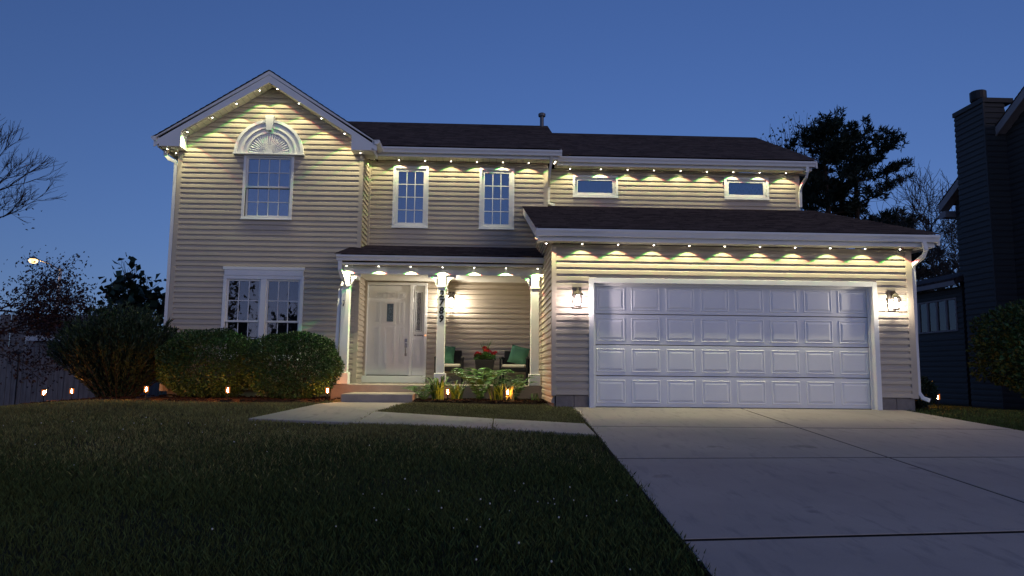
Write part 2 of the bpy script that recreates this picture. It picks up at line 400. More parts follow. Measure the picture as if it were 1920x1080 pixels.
def in_poly(x, y, poly):
    c = np.zeros_like(x, bool); n = len(poly)
    for i in range(n):
        x0, y0 = poly[i]; x1, y1 = poly[(i+1) % n]
        k = ((y0 > y) != (y1 > y)) & (x < (x1-x0)*(y-y0)/(y1-y0+1e-12)+x0); c ^= k
    return c
BED = [(-3.15, .80), (-.72, .72), (-.72, 2.15), (-3.15, 2.15)]
HBED = [(-10.4, 1.35), (-9.2, .95), (-7.5, .75), (-4.75, .80), (-4.6, 3.3), (-10.4, 3.3)]
def lawn_ok(x, y):
    ok = np.ones_like(x, bool)
    ok &= ~((x > -.39-.032*np.clip(-y-2, 0, 20)) & (x < 5.34+.12*np.clip(-y, 0, 4)) & (y < .1))
    for p in WP: ok &= ~in_poly(x, y, p)
    ok &= ~in_poly(x, y, BED); ok &= ~in_poly(x, y, HBED)
    ok &= ~((x > -.75) & (x < 5.65) & (y > -.05)); ok &= ~((x > -4.75) & (x < -.6) & (y > 2.0)); ok &= ~((x > -8.6) & (x < -4.5) & (y > 3.2))
    ok &= ~((x > -4.6) & (x < -3.1) & (y > .8)); ok &= ~((x > 5.5) & (x < 7.6) & (y > .35) & (y < 1.2))
    return ok

def blades(name, n, xr, yr, h, w, label, lean=.55, mt='grass', lamplit=None):
    x = rng.uniform(*xr, n); y = rng.uniform(*yr, n)
    k = lawn_ok(x+rng.normal(size=n)*.028, y+rng.normal(size=n)*.028); x, y = x[k], y[k]
    if lamplit is not None:                              # lamplight toward the house, put into the blade colour in drifts
        w_ = np.clip(smooth(-6.8, -1.2, y+1.1*np.sin(x*.9+.6*y)*np.sin(y*1.3+x*.4)), 0, 1); k = rng.random(len(x)) < (w_ if lamplit else 1-w_); x, y = x[k], y[k]
    # uneven growth: tufts and thin patches
    dens = .5+.5*np.sin(x*2.1+1.3*np.sin(y*1.7))*np.sin(y*2.6+1.1*np.sin(x*1.3)); k = rng.random(len(x)) < .45+.55*dens; x, y = x[k], y[k]; n = len(x)
    hh = h*rng.uniform(.45, 1.25, n)*(.75+.5*(.5+.5*np.sin(x*1.4+y*.7)*np.sin(y*1.9)))
    a = rng.uniform(0, 2*np.pi, n); ln = rng.uniform(.1, lean, n)*hh*1.5; b = rng.uniform(0, 2*np.pi, n)
    z = gz(x, y)-.025; ww = w*rng.uniform(.6, 1.3, n)
    dx, dy = np.cos(a)*ww, np.sin(a)*ww; lx, ly = np.cos(b)*ln, np.sin(b)*ln
    V = np.stack([np.stack([x-dx, y-dy, z], -1), np.stack([x+dx, y+dy, z], -1),
                  np.stack([x+dx*.7+lx*.4, y+dy*.7+ly*.4, z+hh*.6], -1), np.stack([x+lx, y+ly, z+hh], -1)], 1).reshape(-1, 3)
    i = np.arange(n)*4; F = np.concatenate([np.stack([i, i+1, i+2], -1), np.stack([i, i+2, i+3], -1)])
    return tag(npmesh(name, V, F, mt), label, 'grass', kind='stuff')
blades('lawn_grass', 430000, (-8.5, 1.0), (-9.2, -1.0), .052, .0032, 'dark mown front lawn beside the concrete driveway', lamplit=False)
blades('lawn_grass', 420000, (-13.5, .6), (-7.2, 2.6), .05, .0040, 'mown lawn in front of the hedges left of the walkway', mt='litgrass', lamplit=True)
blades('lawn_grass', 80000, (-3.7, -.3), (-2.6, .85), .05, .004, 'lit patch of lawn between the walkway and the porch bed', mt='litgrass')
blades('lawn_grass', 130000, (5.2, 13.0), (-4.5, 5.5), .055, .005, 'dark side lawn between the driveway and the neighbouring house')
# clover blossoms in the lawn
cb = MB()
for k in range(90):
    if k < 45: x, y = random.gauss(-1.55, .75), random.gauss(-7.0, .75)
    else: x, y = random.gauss(-6.4, 1.2), random.gauss(-3.2, .8)
    if not lawn_ok(np.array([x]), np.array([y]))[0]: continue
    z = float(gz(x, y)); r = random.uniform(.004, .0075)
    cb.lathe([(r*.4, -r), (r, -.2*r), (r*.8, r*.6), (r*.2, r)], (x, y, z+random.uniform(.03, .05)), 5)
tag(cb.build('clover_blossoms', 'clover'), 'tiny white clover blossoms scattered through the lawn', 'flowers', kind='stuff')

def bedmesh(name, poly, z, mt, bits, size):
    b = MB(); n = len(poly); cx = sum(p[0] for p in poly)/n; cyy = sum(p[1] for p in poly)/n
    ring = [(x, y, float(gz(x, y))-.05) for x, y in poly]; inn = [((x*.86+cx*.14), (y*.86+cyy*.14), float(gz(x, y))+z) for x, y in poly]
    b.add(ring+inn+[(cx, cyy, float(gz(cx, cyy))+z*1.15)], [(i, (i+1) % n, n+(i+1) % n, n+i) for i in range(n)]+[(n+i, n+(i+1) % n, 2*n) for i in range(n)])
    P = np.array(poly); k = 0
    while k < bits:
        x, y = random.uniform(P[:, 0].min(), P[:, 0].max()), random.uniform(P[:, 1].min(), P[:, 1].max())
        if not in_poly(np.array([x]), np.array([y]), poly)[0]: continue
        k += 1
        mt_ = Matrix.Translation((x, y, float(gz(x, y))+z*random.uniform(.75, 1.1))) @ Matrix.Rotation(random.uniform(0, 6.3), 4, 'Z') @ Matrix.Rotation(random.uniform(-.6, .6), 4, 'X')
        l = size*random.uniform(.5, 1.6); b.mbox(mt_, -l, l, -l*.35, l*.35, -.006, .012)
    return b.build(name, mt)
tag(bedmesh('mulch_bed', BED, .045, 'mulch', 900, .03), 'dark bark mulch bed with ferns beside the porch slab', 'mulch', kind='stuff')
tag(bedmesh('mulch_bed', HBED, .03, 'redmulch', 500, .03), 'reddish bark mulch bed under the clipped hedges', 'mulch', kind='stuff')

# ------------------------------------------------------------------ the house
house = thing('house', 'two storey beige sided house with eave lights and attached double garage', 'house')
PT = .1143
prof = [(0, 0), (-.023, 0), (-.019, .060), (-.004, .078), (0, PT)]
bv = [(x, y, z) for x in (0, 1) for y, z in prof]
bf = [(i, i+1, 6+i, 5+i) for i in range(4)]+[(4, 0, 5, 9), (4, 3, 2, 1, 0), (5, 6, 7, 8, 9)]
BOARD = {}
def board_mesh(mt):
    if mt not in BOARD:
        me = MB().add(bv, bf).mesh('siding_board', mt); fixn(me); BOARD[mt] = me
    return BOARD[mt]

def siding(name, u0, u1, z0, z1, at, face, holes=(), mt='siding', lim=None, parent=house, pitch=PT, th=.12, zs=None, label=None):
    """a wall with lap siding; face 'f' looks to -Y, 'l' to -X, 'r' to +X; lim(z) gives the run (u0, u1) at that height"""
    b = MB()
    for (a, c, p, q) in rects_minus(u0, u1, z0, z1, holes):
        if face == 'f': b.box(a, c, at+.005, at+th, p, q)
        elif face == 'r': b.box(at-th, at-.005, a, c, p, q)
        else: b.box(at+.005, at+th, a, c, p, q)
    w = b.build(name, mt, parent)
    if label: w['label'] = label
    me = board_mesh(mt); z = zs if zs is not None else z0
    while z < z1-.004:
        a0, a1 = (u0, u1) if lim is None else lim(z)
        mid = z+pitch*.5
        cuts = sorted([(h[0], h[1]) for h in holes if h[2]-pitch*.35 < mid < h[3]+pitch*.35])
        segs = []; s = a0
        for h0, h1 in cuts:
            if h0 > s: segs.append((s, h0))
            s = max(s, h1)
        if s < a1: segs.append((s, a1))
        lap = []
        for p, q in segs:                               # end laps of the panels, staggered
            while q-p > 3.0 and random.random() < .75:
                c_ = p+random.uniform(.9, 2.6); lap.append((p, c_+.012)); p = c_
            lap.append((p, q))
        segs = lap
        for p, q in segs:
            if q-p < .02: continue
            o = link('siding_board', me, w)
            o.scale = (q-p, 1, min(pitch, z1-z)/PT if z+pitch > z1 else pitch/PT)
            z_ = z; z = z+random.gauss(0, .0009)
            if face == 'f': o.location = (p, at+random.gauss(0, .0011), z)
            elif face == 'r': o.location = (at, p, z); o.rotation_euler = (0, 0, R(90))
            else: o.location = (at, q, z); o.rotation_euler = (0, 0, R(-90))
            z = z_
        z += pitch
    return w

def hb(name, mt, x0, x1, y0, y1, z0, z1, bevel=.004, parent=None):
    return MB().box(x0, x1, y0, y1, z0, z1).build(name, mt, parent or house, bevel=bevel)

# --- openings (x0, x1, z0, z1)
W1 = (-7.12, -6.15, 3.87, 5.20)          # bedroom window in the gable
W2A = (-3.96, -3.26, 3.89, 5.22); W2B = (-1.97, -1.28, 3.89, 5.22)
W3A = (.235, 1.195, 4.755, 5.175); W3B = (3.865, 4.83, 4.775, 5.195)
WG = (-7.40, -5.84, .85, 2.50)           # twin ground floor window
FD = (-4.50, -3.225, .33, 2.50)          # front door with sidelight
GD = (0, 4.86, -.02, 2.115)              # garage door
YG, YL, YM, YR = 0., 3.35, 4.1, 4.4
XC, GS = -6.62, .651
def rake(x): return 6.80-GS*abs(x-XC)

siding('wall', -.66, 5.50, .209, 2.775, YG, 'f', [(GD[0]-.085, GD[1]+.085, -.1, GD[3]+.085)])
def gl(z): return (-8.52, -4.64) if z < 5.38 else (XC-(6.80-z)/GS, XC+(6.80-z)/GS)
wl = siding('wall', -8.52, -4.64, .15, 5.38, YL, 'f', [W1, WG])
# gable triangle boards continue the wall
z = .15+PT*46
tri = MB().prism([(-8.56, 5.381), (-4.6, 5.381), (XC, 6.76)], 'y', YL+.005, YL+.12); tri.build('gable_wall', 'siding', house)
gable = house.children[-1]
while z < 6.78:
    a0, a1 = gl(max(z, 5.381)) if z > 5.38 else (-8.52, -4.64)
    if a1-a0 > .05:
        o = link('siding_board', board_mesh('siding'), gable); o.location = (a0, YL-.0005, z); o.scale = (a1-a0, 1, 1)
    z += PT
siding('wall', -4.52, -.52, 3.10, 5.40, YM, 'f', [W2A, W2B], zs=3.12)
siding('wall', -4.52, -.72, .30, 3.10, YM, 'f', [FD], zs=.30)
siding('wall', -.42, 5.56, 4.30, 5.37, YR, 'f', [W3A, W3B], zs=4.33)
siding('wall', YL, YM, .30, 5.40, -4.59, 'r')
siding('wall', YG+.05, YM, .06, 2.86, -.695, 'l', zs=.066, lim=lambda z: (.05, YM))
# upper triangle of that side wall, under the garage roof
def groof(y): return 2.99+.309*(y+.42)
z = .066+PT*25
gs = MB().prism([(.05, 2.86), (4.1, 2.86), (4.1, groof(4.1)-.16), (.3, 2.87)], 'x', -.69, -.58).build('gable_wall', 'siding', house)
while z < 4.2:
    y0 = (z+.20-2.99)/.309-.42
    o = link('siding_board', board_mesh('siding'), gs); o.location = (-.6955, 4.1, z); o.rotation_euler = (0, 0, R(-90)); o.scale = (max(.1, 4.1-max(y0, .05)), 1, 1); z += PT
# plain walls out of sight that close the house
cl = MB(); cl.box(-8.56, -8.44, YL+.13, 11.5, 0, 5.5); cl.box(-8.56, 5.6, 11.5, 11.6, 0, 5.5); cl.box(5.48, 5.6, .13, 11.5, 0, 2.9); cl.box(5.48, 5.6, YR+.13, 11.5, 2.9, 5.4)
cl.box(-8.4, 5.4, YL+2.2, YL+2.3, 0, 5.4)
cl.build('back_wall', 'siding', house)
MB().box(-8.4, -4.7, YL+.14, YL+2.1, 2.62, 2.72).build('floor_deck', 'room', house)
MB().box(-8.42, -4.7, YL+2.1, YL+2.19, .2, 5.3).build('room_wall', 'room', house)
MB().box(-4.4, 5.4, YM+1.1, YM+1.2, 2.9, 5.3).build('room_wall', 'room', house)

# corner posts
def corner(x0, x1, y0, y1, z0, z1): hb('corner_post', 'siding', x0, x1, y0, y1, z0, z1)
corner(-8.60, -8.50, YL-.022, YL+.06, .1, 5.33); corner(-4.67, -4.575, YL-.022, YL+.055, .3, 5.36)
corner(-4.585, -4.52, YM-.052, YM-.002, .3, 5.40)
corner(-.725, -.645, YG-.022, YG+.06, .19, 2.775); corner(5.485, 5.60, YG-.022, YG+.06, .19, 2.775)
corner(-.55, -.44, YM-.022, YR, 4.30, 5.40); corner(5.53, 5.64, YR-.022, YR+.06, 4.38, 5.37)
# foundation
fnd = MB().box(-.66, -.087, .03, .1, -.3, .205).box(4.947, 5.56, .03, .1, -.3, .205).build('foundation', 'mulch', house)
for x0, x1 in ((-.645, -.34), (-.333, -.085), (4.945, 5.22), (5.227, 5.545)):
    hb('block', 'block', x0, x1, .012, .06, -.25, .2, .006, fnd)
hb('foundation', 'block', -.672, -.62, .03, 2.2, -.3, .07)
hb('foundation', 'block', -8.53, -4.62, YL+.01, YL+.1, -.6, .15)
hb('frieze_trim', 'siding', -.64, 5.48, -.026, -.002, 2.735, 2.778); hb('frieze_trim', 'siding', -4.5, -.55, YM-.026, YM-.019, 5.36, 5.398); hb('frieze_trim', 'siding', -.43, 5.53, YR-.026, YR-.019, 5.335, 5.368)

# --- roofs: overlapping shingle courses
def roof_plane(b, u0, u1, p0, p1, along='x', exp_=.14, rise=.012):
    """p0 (eave) and p1 (ridge) are (v, z); u is the run along the eave (function of t allowed)"""
    L_ = math.hypot(p1[0]-p0[0], p1[1]-p0[1]); n = max(2, int(L_/exp_))
    nv = Vector((-(p1[1]-p0[1]), p1[0]-p0[0])); nv = nv/nv.length
    if nv.y < 0: nv = -nv
    for i in range(n):
        t0, t1 = i/n, (i+1)/n
        a = (p0[0]+(p1[0]-p0[0])*t0, p0[1]+(p1[1]-p0[1])*t0); c = (p0[0]+(p1[0]-p0[0])*t1, p0[1]+(p1[1]-p0[1])*t1)
        hi = (a[0]+nv.x*rise, a[1]+nv.y*rise)
        ua, ub = (u0(t0), u1(t0)) if callable(u0) else (u0, u1)
        def P(u, q): return (u, q[0], q[1]) if along == 'x' else (q[0], u, q[1])
        b.add([P(ua, a), P(ub, a), P(ub, hi), P(ua, hi), P(ub, c), P(ua, c)], [(0, 1, 2, 3), (3, 2, 4, 5)])
    return b
def roof(name, planes, under, label=None):
    b = MB()
    for p in planes: roof_plane(b, *p)
    o = b.build(name, 'shingle', house); under.build('roof_deck', 'mulch', o)
    if label: o['label'] = label
    return o
# main roof, two slopes
EM, ER = (3.55, 5.60), (3.93, 5.58); RM, RR = (7.55, 7.535), (7.75, 7.40)
u = MB().prism([(3.70, 5.62), (RM[0], RM[1]-.03), (11.6, 5.4), (11.6, 5.3), (RM[0], RM[1]-.2), (3.70, 5.47)], 'x', -8.7, -.22)
roof('roof', [(-8.9, -.16, EM, RM), (-8.9, -.16, (11.55, 5.6), RM)], u)
u = MB().prism([(4.08, 5.60), (RR[0], RR[1]-.03), (11.6, 5.4), (11.6, 5.3), (RR[0], RR[1]-.2), (4.08, 5.45)], 'x', -.5, 5.80)
roof('roof', [(-.6, 5.90, ER, RR), (-.6, 5.90, (11.55, 5.6), RR)], u)
# gable roof over the bedroom wing
zt = 7.045
u = MB().prism([(-8.86, rake(-8.86)+.21), (XC, 7.01), (-4.38, rake(-4.38)+.21), (-4.38, rake(-4.38)+.02), (XC, 6.82), (-8.86, rake(-8.86)+.02)], 'y', 3.06, 7.0)
roof('roof', [(2.96, 7.6, (-9.0, zt-GS*2.38), (XC, zt), 'y'), (2.96, 5.2, (-4.24, zt-GS*2.38), (XC, zt), 'y')], u)
# garage roof
u = MB().prism([(-.36, 2.97), (4.38, groof(4.38)-.03), (4.38, groof(4.38)-.15), (-.30, 2.80)], 'x', -.98, 5.85)
roof('roof', [(-1.04, 5.95, (-.42, 2.985), (4.395, groof(4.395))), ], u)
# porch roof
PS = (3.41-2.84)/(4.1-1.83)
u = MB().prism([(1.88, 2.83), (4.09, 3.375), (4.09, 3.25), (1.95, 2.70)], 'x', -4.74, -.70)
roof('roof', [(-4.82, -.70, (1.83, 2.845), (4.09, 3.41))], u)

# --- fascia, gutters, soffits
def gutter(x0, x1, y, z, h=.115, d=.115):
    b = MB().prism([(y+d, z), (y+d, z-h), (y+d*.32, z-h), (y+d*.22, z-h*.62), (y, z-h*.28), (y, z), (y+.012, z), (y+.012, z-.02), (y+d-.012, z-.02), (y+d-.012, z)], 'x', x0, x1)
    o = b.build('gutter', 'white', house); fixn(o.data); return o
def soffit(x0, x1, y0, y1, z, pw=.152):
    s = MB().box(x0, x1, y0, y1, z+.014, z+.03).build('soffit', 'groove', house)
    n = int((x1-x0)/pw); me = MB().box(0, (x1-x0)/n-.007, 0, y1-y0, 0, .012).mesh('soffit_panel', 'soffit')
    for i in range(n): link('soffit_panel', me, s, loc=(x0+(x1-x0)/n*i, y0, z))
    return s
gutter(-1.03, 5.86, -.45, 2.965); hb('fascia', 'white', -.985, 5.66, -.334, -.305, 2.775, 2.955)
soffit(-.985, 5.66, -.304, -.03, 2.79)
gutter(-4.27, -.165, 3.55, 5.57, .12); hb('fascia', 'white', -4.56, -.25, 3.666, 3.695, 5.385, 5.56)
soffit(-4.56, -.26, 3.696, YM-.03, 5.405)
hb('eave_end', 'white', -.262, -.235, 3.70, 4.38, 5.385, 5.60)
gutter(-.234, 5.86, 3.93, 5.55, .12); hb('fascia', 'white', -.234, 5.80, 4.046, 4.075, 5.360, 5.54)
soffit(-.234, 5.80, 4.076, YR-.03, 5.375)
gutter(-4.79, -.70, 1.845, 2.83, .105); hb('fascia', 'white', -4.70, -.72, 1.962, 1.99, 2.655, 2.815)
soffit(-4.70, -.73, 1.991, 2.16, 2.665)
# eave return boxes at the right hand gable ends
MB().prism([(-.33, 2.77), (.45, 2.77), (.45, groof(.45)-.03), (-.33, 2.96)], 'x', 5.662, 5.83).build('eave_return', 'white', house, bevel=.004)
MB().prism([(4.05, 5.352), (4.5, 5.352), (4.5, 5.80), (4.05, 5.54)], 'x', 5.64, 5.802).build('eave_return', 'white', house, bevel=.004)
def rake_board(x, y0, z0, y1, z1, h=.17, t=.03):
    MB().prism([(y0, z0), (y1, z1), (y1, z1-h), (y0, z0-h)], 'x', x, x+t).build('rake_board', 'white', house)
rake_board(-1.015, -.40, 2.965, 4.08, groof(4.08)-.025); rake_board(5.86, -.38, 2.965, 4.39, groof(4.39)-.025)
rake_board(5.862, 3.95, 5.56, RR[0], RR[1]-.02); rake_board(-.2, 3.60, 5.6, RM[0], RM[1]-.03)
MB().add([(-.985, .0, 2.80), (-.70, .0, 2.80), (-.70, 4.08, groof(4.08)-.17), (-.985, 4.08, groof(4.08)-.17)], [(0, 1, 2, 3)]).build('rake_soffit', 'soffit', house)
# gable rake: chevron fascia, stepped trim, soffit panels, cornice returns
def chev(dt, db, y0, y1, name, mt, hw=2.36):
    return MB().prism([(XC-hw, zt-GS*hw-dt), (XC, zt-dt), (XC+hw, zt-GS*hw-dt), (XC+hw, zt-GS*hw-db), (XC, zt-db), (XC-hw, zt-GS*hw-db)], 'y', y0, y1).build(name, mt, house)
for sg in (-1, 1):
    for (dt, db, y0, y1, nm) in ((.015, .10, 2.985, 3.03, 'rake_trim'), (.101, .275, 3.0, 3.03, 'rake_board')):
        MB().prism([(XC+sg*.001, zt-dt), (XC+sg*2.37, zt-dt-GS*2.37), (XC+sg*2.37, zt-db-GS*2.37+.06), (XC+sg*.001, zt-db)], 'y', y0, y1).build(nm, 'white', house)
    n = 17; ang = math.atan(GS); Lr = 2.0/math.cos(ang)
    me = MB().box(0, Lr/n-.008, 0, .34, 0, .01).mesh('soffit_panel', 'soffit')
    rs = MB().prism([(XC, 6.815), (XC+sg*2.0, 6.815-GS*2.0), (XC+sg*2.0, 6.83-GS*2.0), (XC, 6.83)], 'y', 3.03, 3.36).build('rake_soffit', 'groove', house)
    for i in range(n):
        o = link('soffit_panel', me, rs); t = Lr/n*i+.004
        if sg > 0: o.location = (XC+t*math.cos(ang), 3.031, 6.795-t*math.sin(ang)); o.rotation_euler = (0, ang, 0)
        else:
            t2 = t+Lr/n-.008; o.location = (XC-t2*math.cos(ang), 3.031, 6.795-t2*math.sin(ang)); o.rotation_euler = (0, -ang, 0)
    xa, xb = (-8.88, -8.43) if sg < 0 else (-4.80, -4.36)
    xo = xa if sg < 0 else xb
    def ztop(x): return zt-.2-GS*abs(x-XC)
    MB().prism([(xa, 5.30), (xb, 5.30), (xb, max(ztop(xb), 5.31)), (xa, max(ztop(xa), 5.31))], 'y', 2.999, 3.33).build('cornice_return', 'white', house, bevel=.004)
MB().box(-8.90, -8.57, 3.34, 9, 5.31, 5.33).build('soffit', 'soffit', house)
MB().box(-8.93, -8.90, 3.04, 9, 5.29, 5.50).build('fascia', 'white', house)
MB().box(-4.355, -4.325, 3.032, 3.66, 5.30, 5.54).build('fascia', 'white', house)
MB().box(-4.575, -4.356, 3.331, 3.66, 5.30, 5.32).build('soffit', 'soffit', house)
MB().prism([(-9.04, 5.51), (-8.94, 5.51), (-8.94, 5.41), (-8.99, 5.41), (-9.04, 5.46)], 'y', 2.97, 9).build('gutter', 'white', house)
MB().prism([(-4.30, 5.53), (-4.19, 5.53), (-4.19, 5.47), (-4.24, 5.43), (-4.30, 5.43)], 'y', 2.97, 3.6).build('gutter', 'white', house)

# --- downspouts
def spout(pts, w=.036, name='downspout', mt='white'):
    b = MB()
    P = [Vector(p) for p in pts]; n = len(P)
    # rectangular section swept along the points
    vv = []; ff = []
    for i, p in enumerate(P):
        d = (P[min(i+1, n-1)]-P[max(i-1, 0)]).normalized()
        a = Vector((0, 1, 0)) if abs(d.y) < .7 else Vector((1, 0, 0))
        a = (a-d*a.dot(d)).normalized(); c = d.cross(a)
        for sx, sy in ((-1, -1), (1, -1), (1, 1), (-1, 1)): vv.append(p+c*w*sx+a*w*.72*sy)
    for i in range(n-1):
        for j in range(4): ff.append((i*4+j, i*4+(j+1) % 4, (i+1)*4+(j+1) % 4, (i+1)*4+j))
    ff += [(3, 2, 1, 0), ((n-1)*4, (n-1)*4+1, (n-1)*4+2, (n-1)*4+3)]
    b.add(vv, ff); return b.build(name, mt, house, bevel=.006)
spout([(-8.86, 3.30, 5.30), (-8.86, 3.30, 5.20), (-8.78, 3.32, 5.10), (-8.66, 3.34, 5.06), (-8.645, 3.36, 4.98), (-8.645, 3.36, .1)])
spout([(-4.72, 1.90, 2.72), (-4.72, 1.92, 2.55), (-4.69, 2.02, 2.40), (-4.655, 2.12, 2.28), (-4.655, 2.30, 2.18)], .038)
spout([(-4.76, 2.24, 2.20), (-4.79, 2.24, 1.2), (-4.80, 2.24, .40), (-4.82, 2.20, .30), (-4.95, 2.14, .25)], .034)
spout([(-.40, 3.62, 5.45), (-.40, 3.70, 5.36), (-.42, 3.95, 5.05), (-.40, 4.32, 4.92), (-.40, 4.34, 4.60), (-.40, 4.33, 4.52), (-.26, 4.28, 4.46)], .032)
spout([(5.66, 3.99, 5.43), (5.66, 3.99, 5.30), (5.66, 4.05, 5.20), (5.64, 4.30, 5.04), (5.64, 4.36, 4.92), (5.64, 4.37, 4.55)], .034)
spout([(5.60, -.39, 2.86), (5.64, -.38, 2.72), (5.64, -.30, 2.62), (5.62, -.04, 2.52), (5.64, .02, 2.42), (5.655, .08, 1.2), (5.655, .08, .30), (5.70, .04, .20), (5.80, 0, .16)], .036)

# --- windows
def window(name, op, y, grid, style, casing=.06, label=None, header=False, curtain='curtain', depth=.22, gm='upglass'):
    x0, x1, z0, z1 = op; yo = y-.032
    b = MB()
    c = casing
    b.box(x0-c, x1+c, yo, y+.05, z1, z1+c); b.box(x0-c, x1+c, yo, y+.05, z0-c, z0)
    b.box(x0-c, x0, yo, y+.05, z0, z1); b.box(x1, x1+c, yo, y+.05, z0, z1)
    w = b.build(name, 'white', house, bevel=.004)
    if label: w['label'] = label
    MB().box(x0-c-.01, x1+c+.01, yo-.02, yo-.001, z0-c-.012, z0-c+.014).build('sill', 'white', w, bevel=.003)
    def sash(a0, a1, b0, b1, yy, cols, rows, fr=.038, mt=gm):
        s = MB()
        s.box(a0, a1, yy, yy+.035, b1-fr, b1); s.box(a0, a1, yy, yy+.035, b0, b0+fr)
        s.box(a0, a0+fr, yy, yy+.035, b0+fr, b1-fr); s.box(a1-fr, a1, yy, yy+.035, b0+fr, b1-fr)
        s.build('sash', 'white', w, bevel=.003)
        ia0, ia1, ib0, ib1 = a0+fr, a1-fr, b0+fr, b1-fr; mw = .0085
        for i in range(1, cols):
            xx = ia0+(ia1-ia0)*i/cols; MB().box(xx-mw, xx+mw, yy+.012, yy+.018, ib0, ib1).build('muntin', 'white', w)
        for j in range(1, rows):
            zz = ib0+(ib1-ib0)*j/rows; MB().box(ia0, ia1, yy+.0105, yy+.0115, zz-mw, zz+mw).build('muntin', 'white', w)
        dw, dh = (ia1-ia0)/cols, (ib1-ib0)/rows
        me = MB().box(0, dw, 0, .004, 0, dh).mesh('pane', M[mt])
        for i in range(cols):
            for j in range(rows):
                o = link('pane', me, w, loc=(ia0+dw*i, yy+.022, ib0+dh*j))
                o.rotation_euler = (random.gauss(0, .006), 0, random.gauss(0, .006))
    if style == 'hung':
        zm = (z0+z1)/2-.02
        sash(x0, x1, zm, z1, y+.005, *grid); sash(x0, x1, z0, zm+.035, y+.045, *grid)
    elif style == 'twin':
        xm = (x0+x1)/2; zm = z0+(z1-z0)*.44
        MB().box(xm-.06, xm+.06, yo, y+.05, z0, z1).build('mullion', 'white', w, bevel=.004)
        for a0, a1 in ((x0, xm-.06), (xm+.06, x1)):
            sash(a0, a1, zm, z1, y+.005, *grid); sash(a0, a1, z0, zm+.035, y+.045, *grid)
    else: sash(x0, x1, z0, z1, y+.005, *grid, fr=.062)
    if curtain:
        n = 26; vv = []; wv = x1-x0
        for i in range(n+1):
            xx = x0-.05+(wv+.1)*i/n; yy = y+depth+.012*math.sin(i*1.9)+.006*math.sin(i*.7)
            vv += [(xx, yy, z0-.05), (xx, yy, z1+.05)]
        MB().add(vv, [(2*i, 2*i+2, 2*i+3, 2*i+1) for i in range(n)]).build('curtain', curtain, w, smooth=True)
    return w
w1 = window('window', W1, YL, (4, 2), 'hung', label='double hung window under the sunburst arch')
MB().box(-6.70, -6.62, YL+.11, YL+.115, W1[2]+.04, 4.54).build('drape_gap', 'drape', w1)
window('window', W2A, YM, (3, 4), 'fixed', label='tall narrow twelve pane window over the front door')
window('window', W2B, YM, (3, 4), 'fixed', label='tall narrow twelve pane window beside the garage roof')
window('window', W3A, YR, (1, 1), 'fixed', label='low wide window above the garage roof, beside the downspout')
w3 = window('window', W3B, YR, (1, 1), 'fixed', label='low wide window above the garage roof with leafy decoration inside')
for k in range(16):
    xx = 4.0+.7*k/15; zz = 4.98+.05*math.sin(k*1.7); MB().lathe([(.005, -.03), (.03, 0), (.02, .03), (.004, .045)], (xx, YR+.12, zz), 6).build('decoration_leaf', 'darkleaf', w3)
wg = window('window', WG, YL, (3, 2), 'twin', casing=.075, label='twin dark window behind the clipped hedges', curtain='room', depth=.6, gm='glass')
MB().box(-7.46, -5.78, YL-.04, YL-.018, 2.577, 2.74).build('header_panel', 'white', wg, bevel=.004); MB().box(-7.49, -5.75, YL-.052, YL-.0405, 2.70, 2.765).build('header_cap', 'white', wg, bevel=.004)
MB().box(-7.38, -6.72, YL+.14, YL+.145, 1.70, 2.48).build('blind', 'blind', wg)

# --- sunburst arch over the bedroom window
cxa, cza = -6.635, 5.272
fan = MB().arc(cxa, cza, YL-.05, YL-.018, .0, .60, n=40).build('sunburst_arch', 'white', house); fan['label'] = 'white half round sunburst panel with keystone over the bedroom window'
for (ra, rb, yy) in ((.45, .49, .075), (.49, .56, .062), (.56, .60, .085), (.60, .69, .07), (.69, .75, .10)):
    MB().arc(cxa, cza, YL-yy, YL-.019, ra, rb, n=44).build('arch_ring', 'white', fan)
for k in range(23):
    t = math.pi*(k+.5)/23; c, s_ = math.cos(t), math.sin(t); px, pz = -s_, c
    r0, r1, w0, w1_ = .085, .448, .006, .027
    f = lambda r, w, y: (cxa+c*r+px*w, y, cza+s_*r+pz*w)
    MB().add([f(r0, -w0, YL-.05), f(r0, w0, YL-.05), f(r1, w1_, YL-.05), f(r1, -w1_, YL-.05), f(r0, 0, YL-.060), f(r1*.98, 0, YL-.068)], [(0, 4, 5, 3), (1, 2, 5, 4), (3, 5, 2), (0, 1, 4)]).build('ray', 'white', fan)
MB().arc(cxa, cza, YL-.085, YL-.05, 0, .085, n=16).build('hub', 'white', fan)
MB().prism([(cxa-.065, cza+.50), (cxa+.065, cza+.50), (cxa+.10, cza+.83), (cxa-.10, cza+.83)], 'y', YL-.135, YL-.02).build('keystone', 'white', fan, bevel=.008)
MB().box(cxa-.77, cxa+.77, YL-.105, YL-.018, cza-.035, cza-.001).build('arch_base', 'white', fan, bevel=.004)

